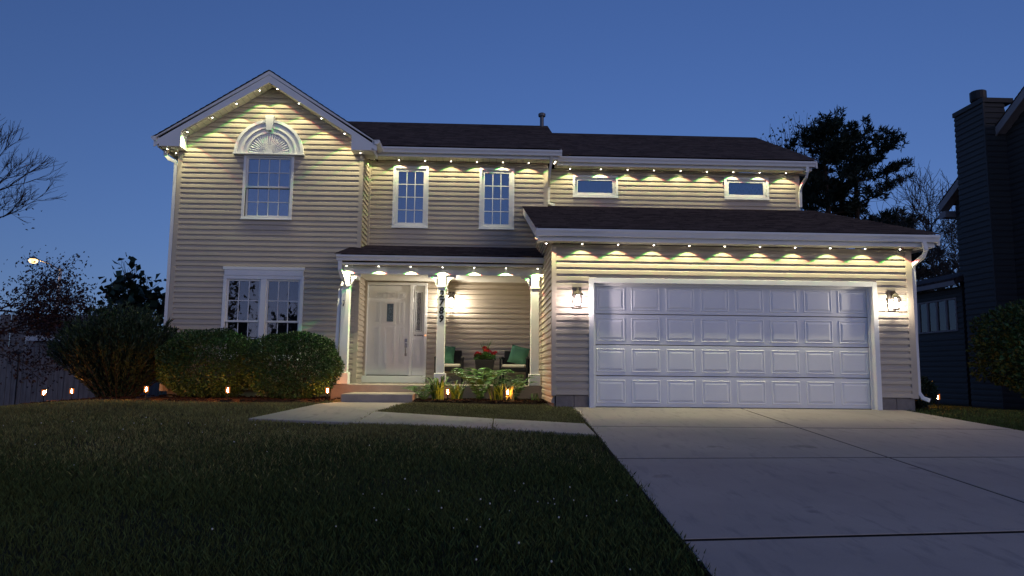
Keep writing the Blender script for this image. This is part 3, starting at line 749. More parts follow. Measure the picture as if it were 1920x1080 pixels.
# --- garage door
gd = MB(); x0, x1, _, zt_ = GD
gd.box(x0-.085, x0, -.045, .16, -.02, zt_+.085); gd.box(x1, x1+.085, -.045, .16, -.02, zt_+.085); gd.box(x0, x1, -.045, .16, zt_, zt_+.085)
gdo = gd.build('garage_door', 'white', house, bevel=.005); gdo['label'] = 'white sectional garage door with four rows of eight raised panels'
gst = MB(); gst.box(x0+.001, x0+.04, .06, .085, 0, zt_-.001); gst.box(x1-.04, x1-.001, .06, .085, 0, zt_-.001); gst.box(x0+.04, x1-.04, .06, .085, zt_-.04, zt_-.001); gst.build('door_stop', 'white', gdo)
sh = zt_/4
for r in range(4):
    z0 = r*sh+.006; z1 = (r+1)*sh-.003
    MB().box(x0, x1, .10, .14, z0+.004, z1).build('section', 'gdoor', gdo, bevel=.005)
    pw, ph = .475, .375
    for c in range(8):
        cx_ = x0+.305+c*(x1-x0-.61)/7; cz_ = (z0+z1)/2
        b = MB()
        def ring(d, yy): return [(cx_-pw/2+d, yy, cz_-ph/2+d), (cx_+pw/2-d, yy, cz_-ph/2+d), (cx_+pw/2-d, yy, cz_+ph/2-d), (cx_-pw/2+d, yy, cz_+ph/2-d)]
        rs_ = [ring(-.012, .0995), ring(.0, .089), ring(.014, .0985), ring(.022, .0985), ring(.055, .087)]
        vv = [p for q in rs_ for p in q]; ff = [(4*k+i, 4*k+(i+1) % 4, 4*k+4+(i+1) % 4, 4*k+4+i) for k in range(4) for i in range(4)]+[(16, 17, 18, 19)]
        b.add(vv, ff).build('raised_panel', 'gdoor', gdo)
MB().box(x0, x1, .095, .15, -.012, .0095).build('bottom_seal', 'black', gdo)

# --- front door, sidelight
x0, x1, z0, z1 = FD
fd = MB(); fd.box(x0-.06, x0, YM-.045, YM+.1, z0-.01, z1+.06); fd.box(x1, x1+.06, YM-.045, YM+.1, z0-.01, z1+.06); fd.box(x0, x1, YM-.045, YM+.1, z1, z1+.06)
xs = -3.555
fd.box(xs, xs+.075, YM-.03, YM+.1, z0+.14, z1)
fdo = fd.build('front_door', 'door', house, bevel=.005); fdo['label'] = 'white panelled front door with small leaded light and one sidelight'
MB().box(x0-.10, x1+.06, YM-.12, YM+.1, z0-.022, z0+.13).build('threshold', 'door', fdo, bevel=.01)
MB().box(x0+.002, xs-.002, YM+.0, YM+.05, z0+.15, z1-.01).build('door_slab', 'door', fdo, bevel=.003)
MB().box(x0+.02, xs-.02, YM-.06, YM-.005, z0+.131, z0+.148).build('sweep', 'darkmetal', fdo)
MB().box(xs+.077, x1-.002, YM+.0, YM+.05, z0+.14, z1-.002).build('sidelight', 'door', fdo, bevel=.003)
def rpan(xa, xb, za, zb, yy=YM, par=fdo):
    b = MB()
    for d, w in ((0, .020), (.036, .012)):
        b.box(xa+d, xb-d, yy-.020, yy-.0005, zb-d-w, zb-d); b.box(xa+d, xb-d, yy-.020, yy-.0005, za+d, za+d+w)
        b.box(xa+d, xa+d+w, yy-.020, yy-.0005, za+d+w, zb-d-w); b.box(xb-d-w, xb-d, yy-.020, yy-.0005, za+d+w, zb-d-w)
    return b.build('moulding', 'door', par)
dw = (xs-x0)
X = lambda t: x0+dw*t
Zd = lambda t: z0+.15+(z1-z0-.16)*t
for xa, xb in ((.17, .30), (.385, .66), (.745, .875)): rpan(X(xa), X(xb), Zd(.11), Zd(.535))
for xa, xb in ((.17, .30), (.745, .875)): rpan(X(xa), X(xb), Zd(.575), Zd(.815))
for xa, xb in ((.17, .40), (.46, .64), (.70, .875)): rpan(X(xa), X(xb), Zd(.855), Zd(.925))
lt = rpan(X(.39), X(.66), Zd(.565), Zd(.82))
def leaded(xa, xb, za, zb, glass, par, dia):
    MB().box(xa, xb, YM-.010, YM-.002, za, zb).build('leaded_pane', glass, par)
    b = MB(); t = .007
    for k in range(2):
        d = k*.028
        b.box(xa+d, xb-d, YM-.016, YM-.0105, zb-d-t, zb-d); b.box(xa+d, xb-d, YM-.016, YM-.0105, za+d, za+d+t); b.box(xa+d, xa+d+t, YM-.016, YM-.0105, za+d+t, zb-d-t); b.box(xb-d-t, xb-d, YM-.016, YM-.0105, za+d+t, zb-d-t)
    xm = (xa+xb)/2
    for zc in dia:
        for s1 in (-1, 1):
            for s2 in (-1, 1):
                b.tube([(xm, YM-.013, zc+s2*.075), (xm+s1*.05, YM-.013, zc)], .0045, 4)
    for za_, zb_ in zip([za]+[q+.075 for q in dia], [q-.075 for q in dia]+[zb]): b.box(xm-.003, xm+.003, YM-.016, YM-.0105, za_, zb_)
    b.build('caming', 'caming', par)
leaded(X(.455), X(.61), Zd(.595), Zd(.795), 'artglass', fdo, [Zd(.70)])
leaded(xs+.125, x1-.055, Zd(.49), Zd(.93), 'sideglass', fdo, [Zd(.60), Zd(.71), Zd(.83)])
rpan(xs+.105, x1-.035, Zd(.10), Zd(.40)); rpan(xs+.105, x1-.035, Zd(.475), Zd(.945))
hd = MB(); hx = X(.925); hz = Zd(.34)
hd.box(hx-.028, hx+.028, YM-.022, YM-.0005, hz+.05, hz+.13).build('deadbolt', 'nickel', fdo, bevel=.006)
MB().box(hx-.026, hx+.026, YM-.016, YM-.0005, hz-.07, hz+.03).build('handle_plate', 'nickel', fdo, bevel=.006)
MB().tube([(hx, YM-.01, hz-.03), (hx, YM-.06, hz-.05), (hx, YM-.07, hz-.12), (hx, YM-.05, hz-.20), (hx, YM-.005, hz-.23)], .011, 8).build('handle', 'nickel', fdo, smooth=True)
MB().box(hx-.022, hx+.022, YM-.016, YM-.0005, hz-.26, hz-.20).build('handle_plate', 'nickel', fdo, bevel=.006)

def text(body, size, loc, mt, parent, name, ext=.003, shear=0, off=0):
    c = bpy.data.curves.new(name, 'FONT'); c.body = body; c.size = size; c.extrude = ext; c.align_x = 'CENTER'; c.shear = shear; c.offset = off; c.resolution_u = 4
    o = bpy.data.objects.new(name, c); COL.objects.link(o)
    dg = bpy.context.evaluated_depsgraph_get(); me = bpy.data.meshes.new_from_object(o.evaluated_get(dg))
    bpy.data.objects.remove(o); me.materials.clear(); me.materials.append(M[mt])
    o = link(name, me, parent); o.location = loc; o.rotation_euler = (R(90), 0, 0); return o
text('No Soliciting', .038, ((xs+.09+x1)/2, YM-.004, Zd(.438)), 'black', fdo, 'sign_lettering', .001, 0, .0012)
MB().lathe([(.004, 0), (.014, .004), (.014, .03), (.004, .034)], (0, 0, 0), 10).build('doorbell', 'bell', house, loc=(-3.19, YM-.05, 1.37)).rotation_euler = (R(90), 0, 0)

# --- porch: slab, step, beam, posts with brackets
hb('porch_slab', 'stepc', -4.86, -.70, 2.15, YM+.02, -.15, .305, .012)
hb('porch_step', 'stepc', -4.42, -3.14, .93, 2.149, -.15, .155, .012)
hb('porch_beam', 'white', -4.70, -.72, 2.17, 2.33, 2.50, 2.664)
hb('porch_ceiling', 'soffit', -4.55, -.71, 2.331, YM, 2.60, 2.63)
hb('porch_side_beam', 'white', -4.70, -4.56, 2.34, YL-.03, 2.50, 2.664)
def bracket(parent, x, sg):
    pts = [(0, 0), (.20, 0), (.20, -.045), (.165, -.055), (.15, -.03), (.115, -.075), (.075, -.10), (.05, -.15), (.03, -.20), (0, -.22)]
    o = MB().prism([(x+sg*a, 2.499+b) for a, b in pts], 'y', 2.215, 2.285).build('bracket', 'white', parent); fixn(o.data)
for i, xp in enumerate((-4.645, -2.735, -.855)):
    p = MB().box(xp-.082, xp+.082, 2.168, 2.332, .306, 2.499).build('porch_post', 'white', house, bevel=.008)
    MB().box(xp-.115, xp+.115, 2.135, 2.365, .307, .54).build('post_base', 'white', p, bevel=.012)
    MB().box(xp-.10, xp+.10, 2.15, 2.35, 2.24, 2.285).build('post_collar', 'white', p, bevel=.008)
    if i < 2: bracket(p, xp+.083, 1)
    if i > 0: bracket(p, xp-.083, -1)
    if i == 1:
        for k, ch in enumerate('2789'):
            text(ch, .19, (xp, 2.164, 2.05-.165*k), 'black', p, 'house_numeral', .006, .12, .007)
    if i == 0:
        MB().tube([(xp-.02, 2.16, 1.95), (xp-.02, 2.13, 1.95), (xp-.015, 2.12, 1.90), (xp-.03, 2.13, 1.84)], .012, 6).build('hook', 'galv', p)

# roof vent pipe
vp = MB().lathe([(.055, -.5), (.055, .22), (.10, .23), (.105, .30), (.07, .325), (.01, .33)], (-.33, 7.4, 7.52), 14).build('vent_pipe', 'galv', house, smooth=False)

# ------------------------------------------------------------------ lights of the place
def led_nodes(L, half0=56, p=1.9, cap=8.0):
    L.use_nodes = True; t = L.node_tree; N = t.nodes; K = t.links; N.clear()
    o = N.new('ShaderNodeOutputLight'); e = N.new('ShaderNodeEmission'); K.new(e.outputs[0], o.inputs[0])
    tc = N.new('ShaderNodeTexCoord'); sp = N.new('ShaderNodeSeparateXYZ'); K.new(tc.outputs['Normal'], sp.inputs[0])
    def mth(op, a, b=None, c=None):
        n = N.new('ShaderNodeMath'); n.operation = op
        for i, q in enumerate((a, b, c)):
            if q is None: continue
            if isinstance(q, (int, float)): n.inputs[i].default_value = q
            else: K.new(q, n.inputs[i])
        return n.outputs[0]
    az = mth('ABSOLUTE', sp.outputs['Z'])
    ay = mth('ABSOLUTE', sp.outputs['Y'])                        # wall washing optic: more light where the wall is met at a grazing angle
    inten = mth('MINIMUM', mth('DIVIDE', 1.0, mth('MAXIMUM', mth('POWER', ay, p), .001)), cap)
    cols = []
    for val, half, tilt in ((1.0, half0-.4, R(1.7)), (.93, half0+.3, R(-1.5)), (.52, half0-1, R(.4))):
        cc = mth('ADD', mth('MULTIPLY', az, math.cos(tilt)), mth('MULTIPLY', sp.outputs['X'], math.sin(tilt)))
        mr = N.new('ShaderNodeMapRange'); mr.interpolation_type = 'SMOOTHSTEP'
        mr.inputs['From Min'].default_value = math.cos(R(half+1.6)); mr.inputs['From Max'].default_value = math.cos(R(half-1.6))
        mr.inputs['To Min'].default_value = 0.02*val; mr.inputs['To Max'].default_value = val; K.new(cc, mr.inputs[0]); cols.append(mr.outputs[0])
    cb_ = N.new('ShaderNodeCombineColor')
    for i in range(3): K.new(cols[i], cb_.inputs[i])
    K.new(cb_.outputs[0], e.inputs[0]); K.new(inten, e.inputs[1])
HOUS = MB().lathe([(.012, .022), (.024, .02), (.026, .004), (.022, 0), (.016, -.003)], (0, 0, 0), 12).mesh('housing', 'white')
LENS = MB().lathe([(.003, -.010), (.010, -.007), (.012, -.002), (.010, .0015)], (0, 0, 0), 10).mesh('lens', 'ledglow')
LEDS = {}
def eave_light(x, y, z, label, group, power=1.0, rot=(0, 0, 0), opt=(56, 1.9, 8.0)):
    t = thing('eave_light', label, 'light', (x, y, z), 0, group); t.rotation_euler = rot
    link('housing', HOUS, t); link('lens', LENS, t)
    k = (round(power, 2), *opt)
    if k not in LEDS:
        L = bpy.data.lights.new('eave_lamp', 'SPOT'); L.energy = LED*power; L.spot_size = R(128); L.spot_blend = .1; L.shadow_soft_size = .008; led_nodes(L, *opt); LEDS[k] = L
    o = bpy.data.objects.new('lamp', LEDS[k]); COL.objects.link(o); o.parent = t; o.location = (0, 0, -.016)
for i in range(11): eave_light(-.83+.616*i, -.14, 2.766, 'small round eave light under the garage gutter', 'lights under the garage eave', 1.0)
for i in range(7): eave_light(-3.88+.596*i, YM-.14, 5.381, 'small round eave light above the tall narrow windows', 'lights under the main eave', .9)
eave_light(-.30, 3.74, 5.36, 'small round eave light at the stepped corner of the main eave', 'lights at the stepped eave corner', .5)
for x in [.10]+[.83+.633*i for i in range(8)]: eave_light(x, YR-.14, 5.351, 'small round eave light above the two low wide windows', 'lights under the eave over the garage roof', .9)
for i in range(7): eave_light(-4.62+.634*i, 2.05, 2.641, 'small round eave light in front of the porch beam', 'lights along the porch eave', 9.0, opt=(56, .5, 3.0))
for x in (-8.33, -7.82, -7.32, -6.84): eave_light(x, 3.09, rake(x)-.035, 'small round eave light on the left slope of the gable rake', 'lights on the left gable slope', 3.6, opt=(47, .9, 4.0))
for x in (-6.46, -5.98, -5.48, -4.97): eave_light(x, 3.09, rake(x)-.035, 'small round eave light on the right slope of the gable rake', 'lights on the right gable slope', 3.6, opt=(47, .9, 4.0))
for x, y in ((-8.76, 3.15), (-8.70, 3.45)): eave_light(x, y, 5.284, 'small round eave light beside the tall corner downspout', 'lights under the left eave', .45)
for x, y in ((-4.62, 3.14), (-4.42, 3.9)): eave_light(x, y, 5.284 if y < 3.5 else 5.381, 'small round eave light in the corner between gable wing and main eave', 'lights in the inner eave corner', .6)
for y in (.55, 1.9): eave_light(-.86, y, groof(y)-.21, 'small round eave light on the garage side rake above the porch gutter', 'lights on the garage side rake', .8, (0, 0, R(-90)))

def lamp(parent, kind, col, energy, loc, size=.03):
    L = bpy.data.lights.new('bulb_lamp', kind); L.color = col; L.energy = energy; L.shadow_soft_size = size
    o = bpy.data.objects.new('lamp', L); COL.objects.link(o); o.parent = parent; o.location = loc; return o
def lantern(x, y, z, glow, col, energy, label):
    """square carriage lantern: back plate, arm, cap, glass box, bulb"""
    t = thing('wall_lantern', label, 'lantern', (x, y, z), 0, 'wall lanterns by the doors'); t.scale = (1.1,)*3
    MB().box(-.065, .065, -.022, .0, -.17, .16).build('back_plate', 'lantern', t, bevel=.008)
    MB().tube([(0, -.02, .08), (0, -.05, .125), (0, -.10, .13), (0, -.125, .10)], .013, 8).build('arm', 'lantern', t, smooth=True)
    MB().lathe([(.012, .115), (.02, .10), (.035, .085), (.075, .045), (.085, .03), (.08, .022)], (0, -.125, 0), 4).build('cap', 'lantern', t)
    g = MB()
    for a in range(4):
        an = R(45+90*a); c, s_ = math.cos(an), math.sin(an); g.tube([(c*.078, -.125+s_*.078, .022), (c*.066, -.125+s_*.066, -.15)], .006, 4)
    g.build('cage', 'lantern', t)
    MB().frustum(0, -.125, -.149, .02, .043, .043, .051, .051).build('glass', 'clear', t)
    MB().lathe([(.05, -.162), (.058, -.155), (.058, -.150)], (0, -.125, 0), 4).build('base_ring', 'lantern', t)
    MB().lathe([(.006, -.13), (.024, -.115), (.030, -.09), (.022, -.045), (.012, -.02), (.011, .02)], (0, -.125, 0), 12).build('bulb', glow, t, smooth=True)
    return t
lantern(-.29, -.018, 1.86, 'coolglow', (1, .84, .84), 7.5, 'square wall lantern with cool white bulb between garage door and porch')
lantern(5.20, -.018, 1.88, 'warmglow', (1, .90, .76), 7.5, 'square wall lantern with warm white bulb at the outer garage corner')
lantern(-2.62, YM-.018, 2.19, 'porchglow', (1, .86, .64), 9.0, 'wall lantern on the porch wall behind the numbered post')

def path_light(x, y, label, e=1.0, h=.30):
    z = float(gz(x, y))
    t = thing('path_light', label, 'path light', (x, y, z-.03), 0, 'small path lights in the beds')
    MB().tube([(0, 0, -.05), (0, 0, h-.12)], .009, 7).build('stake', 'black', t)
    MB().lathe([(.012, h-.13), (.038, h-.122), (.04, h-.112)], (0, 0, 0), 12).build('base_cup', 'black', t)
    MB().lathe([(.036, h-.111), (.036, h-.012)], (0, 0, 0), 14).build('glass', 'amberglass', t)
    MB().lathe([(.044, h-.011), (.046, h-.004), (.02, h+.01), (.004, h+.013)], (0, 0, 0), 12).build('cap', 'darkmetal', t)
    MB().lathe([(.003, h-.105), (.007, h-.09), (.008, h-.045), (.003, h-.03)], (0, 0, 0), 8).build('filament', 'amber2' if e > 1 else 'amber', t)
for x, y, l in ((-10.02, 1.6, 'low amber path light nearest the wooden gate'), (-9.93, 2.35, 'low amber path light between the gate and the feathery shrub'),
                (-7.86, .95, 'low amber path light between the feathery shrub and the hedge'), (-6.43, .95, 'low amber path light where the two clipped hedges meet'),
                (-4.74, 1.30, 'low amber path light beside the porch step'), (-2.52, 1.15, 'low amber path light among the strap leaves of the porch bed'),
                (-1.42, 1.12, 'low amber path light under the pale leaved plant in the porch bed'), (6.42, .75, 'low amber path light beside the small shrub at the garage corner')):
    path_light(x, y, l, 2 if x < -4 or x > 5 else .5, .30)

# ------------------------------------------------------------------ porch furniture
def chair(x, y, rz, label):
    t = thing('armchair', label, 'chair', (x, y, .306), rz, 'porch armchairs')
    MB().box(-.27, .27, -.27, .27, .27, .365).build('seat_box', 'blackwicker', t, bevel=.015)
    for sx in (-1, 1):
        MB().box(sx*.285-.02, sx*.285+.02, -.29, -.25, 0, .575).build('leg', 'black', t, bevel=.004)
        MB().box(sx*.285-.02, sx*.285+.02, .25, .29, 0, .56).build('leg', 'black', t, bevel=.004)
        MB().prism([(-.31, .545), (-.29, .575), (0, .60), (.29, .57), (.29, .545), (0, .572)], 'x', sx*.285-.026, sx*.285+.026).build('arm_rest', 'black', t, bevel=.004)
    MB().prism([(.20, .36), (.245, .36), (.33, .735), (.285, .735)], 'x', -.262, .262).build('backrest', 'blackwicker', t, bevel=.015)
    MB().box(-.25, .25, -.285, .20, .366, .43).build('seat_cushion', 'cushion', t, bevel=.025)
    return t
chair(-2.62, 3.62, 0, 'black wicker armchair with cream seat, half behind the numbered post')
chair(-1.19, 3.62, R(-8), 'black wicker armchair with cream seat beside the garage side wall')
def pillow(x, y, z, rot, label):
    b = MB(); n = 8; vv = []; ff = []
    for sd in (-1, 1):
        for i in range(n+1):
            for j in range(n+1):
                u_, v_ = i/n*2-1, j/n*2-1; bul = max(0, (1-u_**4)*(1-v_**4))**.6*.075
                pin = 1-.10*(1-abs(u_)**2) if abs(v_) > .99 else 1
                vv.append((u_*.21*(1-.07*(1-v_*v_)), sd*bul, v_*.21*(1-.07*(1-u_*u_))))
    for sd in range(2):
        o_ = sd*(n+1)**2
        for i in range(n):
            for j in range(n): ff.append((o_+i*(n+1)+j, o_+(i+1)*(n+1)+j, o_+(i+1)*(n+1)+j+1, o_+i*(n+1)+j+1))
    o = b.add(vv, ff).build('throw_pillow', 'greencloth', smooth=True); fixn(o.data); o.location = (x, y, z); o.rotation_euler = rot
    return tag(o, label, 'pillow', 'green throw pillows')
pillow(-2.72, 3.76, .306+.635, (R(-16), R(6), R(4)), 'green square throw pillow on the chair behind the numbered post')
pillow(-1.10, 3.72, .306+.635, (R(-16), R(14), R(-14)), 'green square throw pillow on the chair by the garage side wall')

# leaf helpers -------------------------------------------------------------
def leaf_quads(P, D, size, wid=.5, up_=None, fold=.15):
    """leaves: P points (n,3), D directions (n,3), size (n,) -> V, F (two triangles, pointed oval quad)"""
    n = len(P); D = D/np.linalg.norm(D, axis=1, keepdims=True)
    rnd = rng.normal(size=(n, 3)) if up_ is None else np.tile(np.array(up_, float), (n, 1))+rng.normal(size=(n, 3))*.35
    s = np.cross(D, rnd); s /= np.linalg.norm(s, axis=1, keepdims=True)+1e-9; nn = np.cross(s, D)
    L_ = size[:, None]
    V = np.stack([P, P+D*L_*.5+s*L_*wid*.5+nn*L_*fold, P+D*L_, P+D*L_*.5-s*L_*wid*.5+nn*L_*fold], 1).reshape(-1, 3)
    i = np.arange(n)*4
    return V, np.concatenate([np.stack([i, i+1, i+2], -1), np.stack([i, i+2, i+3], -1)])

def planter():
    t = thing('flower_planter', 'tall dark square planter with red geraniums and spiky grass between the chairs', 'planter', (-1.85, 3.55, .306))
    MB().frustum(0, 0, 0, .52, .15, .15, .215, .215).build('pot', 'pot', t, bevel=.012)
    MB().box(-.195, .195, -.195, .195, .505, .53).build('soil', 'mulch', t)
    heads = [(-.16, -.1, .66), (-.19, -.02, .62), (.02, -.12, .72), (.0, -.02, .78), (.10, -.10, .70), (.19, -.06, .66), (.23, .0, .68), (-.10, -.12, .64), (.06, .06, .74)]
    for h in heads:
        n = 46; d = rng.normal(size=(n, 3)); d /= np.linalg.norm(d, axis=1, keepdims=True); d[:, 2] = np.abs(d[:, 2])*.8-.2
        V, F_ = leaf_quads(np.array(h)+d*.022, d+rng.normal(size=(n, 3))*.5, rng.uniform(.028, .045, n), .9)
        npmesh('blossom', V, F_, 'red', t)
    st = MB()
    for h in heads: st.tube([(h[0]*.5, h[1]*.5, .52), (h[0]*.9, h[1]*.9, h[2]-.05), h], .004, 4)
    st.build('stems', 'fern', t)
    n = 260; a = rng.uniform(0, 6.28, n); r = rng.uniform(.02, .2, n); P = np.stack([np.cos(a)*r, np.sin(a)*r, rng.uniform(.53, .64, n)], -1)
    V, F_ = leaf_quads(P, np.stack([np.cos(a), np.sin(a), rng.uniform(-.3, .6, n)], -1), rng.uniform(.05, .085, n), .9); npmesh('foliage', V, F_, 'fern', t)
    for k in range(15):
        a = random.uniform(0, 6.28); l = random.uniform(.3, .5); q = random.uniform(.05, .45)
        b = MB().tube([(0, 0, .53), (math.cos(a)*l*q*.4, math.sin(a)*l*q*.4, .53+l*.55), (math.cos(a)*l*q, math.sin(a)*l*q, .53+l)], [.006, .005, .0015], 4); b.build('spike_leaf', 'lily', t)
planter()

# ------------------------------------------------------------------ planting in the porch bed
def fern(x, y, n, L_, h, label, mt='fern'):
    z = float(gz(x, y))+.03; t = thing('fern', label, 'fern', (x, y, z), 0, 'ferns in the porch bed')
    for k in range(n):
        a = 2*math.pi*k/n+random.uniform(-.3, .3); l = L_*random.uniform(.75, 1.1); hh = h*random.uniform(.75, 1.1)
        pts = []
        for i in range(13):
            s = i/12; rr = l*(s**1.15); zz = hh*math.sin(min(1, s*1.02)*math.pi*.62)*1.06
            pts.append(Vector((math.cos(a)*rr, math.sin(a)*rr, zz)))
        P = []; D = []; Sz = []
        for i in range(1, 13):
            for sub in (0, .5):
                p = pts[i-1].lerp(pts[i], .5+sub*.5); d = (pts[i]-pts[i-1]).normalized(); sd = Vector((-math.sin(a), math.cos(a), 0))
                wl_ = l*.22*math.sin(min(1, (i+sub)/12.2*.93+.07)*math.pi)**.7
                for sg in (-1, 1): P.append(p); D.append(sd*sg+d*.45+Vector((0, 0, -.25))); Sz.append(wl_)
        V, F_ = leaf_quads(np.array(P), np.array(D), np.array(Sz), .26, (0, 0, 1), .04)
        f_ = npmesh('frond', V, F_, mt, t); f_['kind'] = 'stuff'
        MB().tube(pts, [.005*(1-i/13)+.001 for i in range(13)], 4).build('rib', mt, f_)
fern(-1.93, 1.55, 17, .72, .56, 'big dark green fern in front of the planter')
fern(-2.98, 1.45, 11, .50, .26, 'low fern at the step end of the porch bed')
fern(-1.28, 1.60, 13, .56, .44, 'upright fern before the armchair by the garage side wall')
def strap(x, y, n, L_, h, mt, label, w=.012, cat='plant'):
    z = float(gz(x, y))+.03; t = thing('strap_leaf_plant', label, cat, (x, y, z), 0, 'leafy plants in the porch bed')
    for k in range(n):
        a = random.uniform(0, 6.28); l = L_*random.uniform(.5, 1.1); hh = h*random.uniform(.6, 1.15); vv = []; ff = []
        sd = Vector((-math.sin(a), math.cos(a), 0)); o0 = Vector((random.gauss(0, .05), random.gauss(0, .05), 0))
        for i in range(7):
            s = i/6; p = o0+Vector((math.cos(a)*l*s**1.4, math.sin(a)*l*s**1.4, hh*math.sin(s*math.pi*.66))); ww = w*(1-s**2.2)+.0012
            vv += [p-sd*ww, p+sd*ww]
            if i: ff.append((2*i-2, 2*i-1, 2*i+1, 2*i))
        MB().add(vv, ff).build('leaf', mt, t)
strap(-2.72, 1.45, 60, .44, .42, 'lily', 'yellow green strap leaved plant behind the path light below the numbered post')
strap(-2.38, 1.55, 46, .42, .34, 'lily', 'strap leaved clump beside the big dark green fern')
strap(-1.60, 1.42, 46, .36, .34, 'lily', 'yellow green clump between the big fern and the pale leaved plant')
strap(-1.40, 1.28, 18, .26, .34, 'hosta', 'pale variegated plant leaning over the path light in the porch bed', .024)
strap(-.92, 1.35, 9, .18, .16, 'fern', 'small sparse plant at the garage end of the porch bed', .012)

# ------------------------------------------------------------------ clipped hedges and shrubs
def hedge(name, x, y, rx, ry, h, n, size, label, mt='hedge', z0=.06, pw=2.6, wob=.05, stem=True, group=None, shellf=.35):
    z = float(gz(x, y)); t = thing(name, label, 'shrub', (x, y, z), 0, group)
    d = rng.normal(size=(n, 3)); d /= np.linalg.norm(d, axis=1, keepdims=True)
    # super-ellipsoid radius
    q = (np.abs(d[:, 0])**pw+np.abs(d[:, 1])**pw+np.abs(d[:, 2])**pw)**(-1/pw)
    rad = q*(1-shellf*rng.random(n)**2.2)
    lump = 1+wob*(np.sin(d[:, 0]*7+x)*np.cos(d[:, 2]*6)+np.sin(d[:, 1]*8+d[:, 2]*5+x*2))
    P = d*(rad*lump)[:, None]*np.array([rx, ry, h/2]); P[:, 2] += h/2+z0
    k = P[:, 2] > .03; P, d = P[k], d[k]; n = len(P)
    V, F_ = leaf_quads(P, d+rng.normal(size=(n, 3))*.8+np.array([0, 0, .25]), size*rng.uniform(.6, 1.3, n), .55)
    npmesh('foliage', V, F_, mt, t)
    if stem:
        b = MB()
        for k in range(9):
            a = random.uniform(0, 6.28); r = random.uniform(.2, .75)
            b.tube([(random.gauss(0, .06), random.gauss(0, .06), -.06), (math.cos(a)*rx*r*.4, math.sin(a)*ry*r*.4, h*.35), (math.cos(a)*rx*r, math.sin(a)*ry*r, h*.8)], [.022, .014, .005], 5)
        b.build('branches', 'bark', t)
    return t
hedge('clipped_hedge', -7.18, 1.98, .86, .78, 1.24, 22000, .050, 'rounded clipped hedge between the feathery shrub and its twin', group='clipped hedges under the window')
hedge('clipped_hedge', -5.55, 1.95, .86, .78, 1.20, 22000, .050, 'rounded clipped hedge beside the porch downspout', group='clipped hedges under the window')
hedge('big_shrub', 9.28, 1.55, 1.30, 1.15, 1.80, 15000, .085, 'large leafy shrub beside the neighbouring house', mt='leaf', z0=.42, pw=2.3, wob=.07, shellf=.5)
hedge('small_shrub', 5.98, .60, .26, .26, .52, 2600, .055, 'small shrub at the garage corner beside the path light', mt='darkleaf', z0=.02, pw=2)
# feathery tall shrub: many arching shoots with narrow leaves
def feathery(x, y, rx, ry, h, shoots, label):
    z = float(gz(x, y)); t = thing('feathery_shrub', label, 'shrub', (x, y, z))
    P = []; D = []; Sz = []; b = MB()
    for k in range(shoots):
        a = random.uniform(0, 6.28); r = math.sqrt(random.random()); ex, ey = math.cos(a)*rx*r, math.sin(a)*ry*r
        hh = h*(math.sqrt(max(.02, 1-.72*r*r)))*random.uniform(.82, 1.06)
        pts = [Vector((ex*.25, ey*.25, 0)), Vector((ex*.6, ey*.6, hh*.45)), Vector((ex*.9, ey*.9, hh*.8)), Vector((ex*1.05, ey*1.05, hh))]
        if k % 3 == 0: b.tube(pts, [.008, .006, .004, .001], 4)
        for i in range(34):
            s = random.random()**.75; q = s*2.999; i0 = int(q); p = pts[i0].lerp(pts[i0+1], q-i0)
            dd = (pts[i0+1]-pts[i0]).normalized(); P.append(p); D.append(dd*1.4+Vector((random.gauss(0, .6), random.gauss(0, .6), random.gauss(0, .4)))); Sz.append(random.uniform(.06, .13))
    V, F_ = leaf_quads(np.array(P), np.array(D), np.array(Sz), .18); npmesh('foliage', V, F_, 'darkleaf', t); b.build('branches', 'bark', t)
feathery(-8.95, 2.15, 1.22, .95, 1.78, 700, 'tall dark feathery shrub between the wooden gate and the clipped hedges')

# ------------------------------------------------------------------ trees
def grow(b, p, d, L_, r, depth, tips, spread=.5, taper=.68, nb=(2, 4), upb=.1, minr=.004, wig=.12):
    pts = [p.copy()]; rs = [r]; q = p.copy(); dd = d.normalized(); n = 4
    for i in range(n):
        dd = (dd+Vector((random.gauss(0, wig), random.gauss(0, wig), random.gauss(0, wig)+upb*.3))).normalized(); q = q+dd*(L_/n); pts.append(q.copy()); rs.append(r+(r*taper-r)*(i+1)/n)
        if depth > 0 and i >= 1 and random.random() < .6:
            s = (dd+Vector((random.gauss(0, spread), random.gauss(0, spread), random.gauss(0, spread)+upb))).normalized()
            grow(b, q, s, L_*random.uniform(.5, .75), max(minr, rs[-1]*.55), depth-1, tips, spread, taper, nb, upb, minr, wig)
    b.tube(pts, rs, 5 if r > .02 else 3, cap=False)
    if depth <= 0: tips += [(pts[-1], dd), (pts[-2], dd), (pts[2], dd)]; return
    for k in range(random.randint(*nb)):
        s = (dd+Vector((random.gauss(0, spread), random.gauss(0, spread), random.gauss(0, spread)+upb))).normalized()
        grow(b, q, s, L_*random.uniform(.6, .85), max(minr, rs[-1]*.8), depth-1, tips, spread, taper, nb, upb, minr, wig)
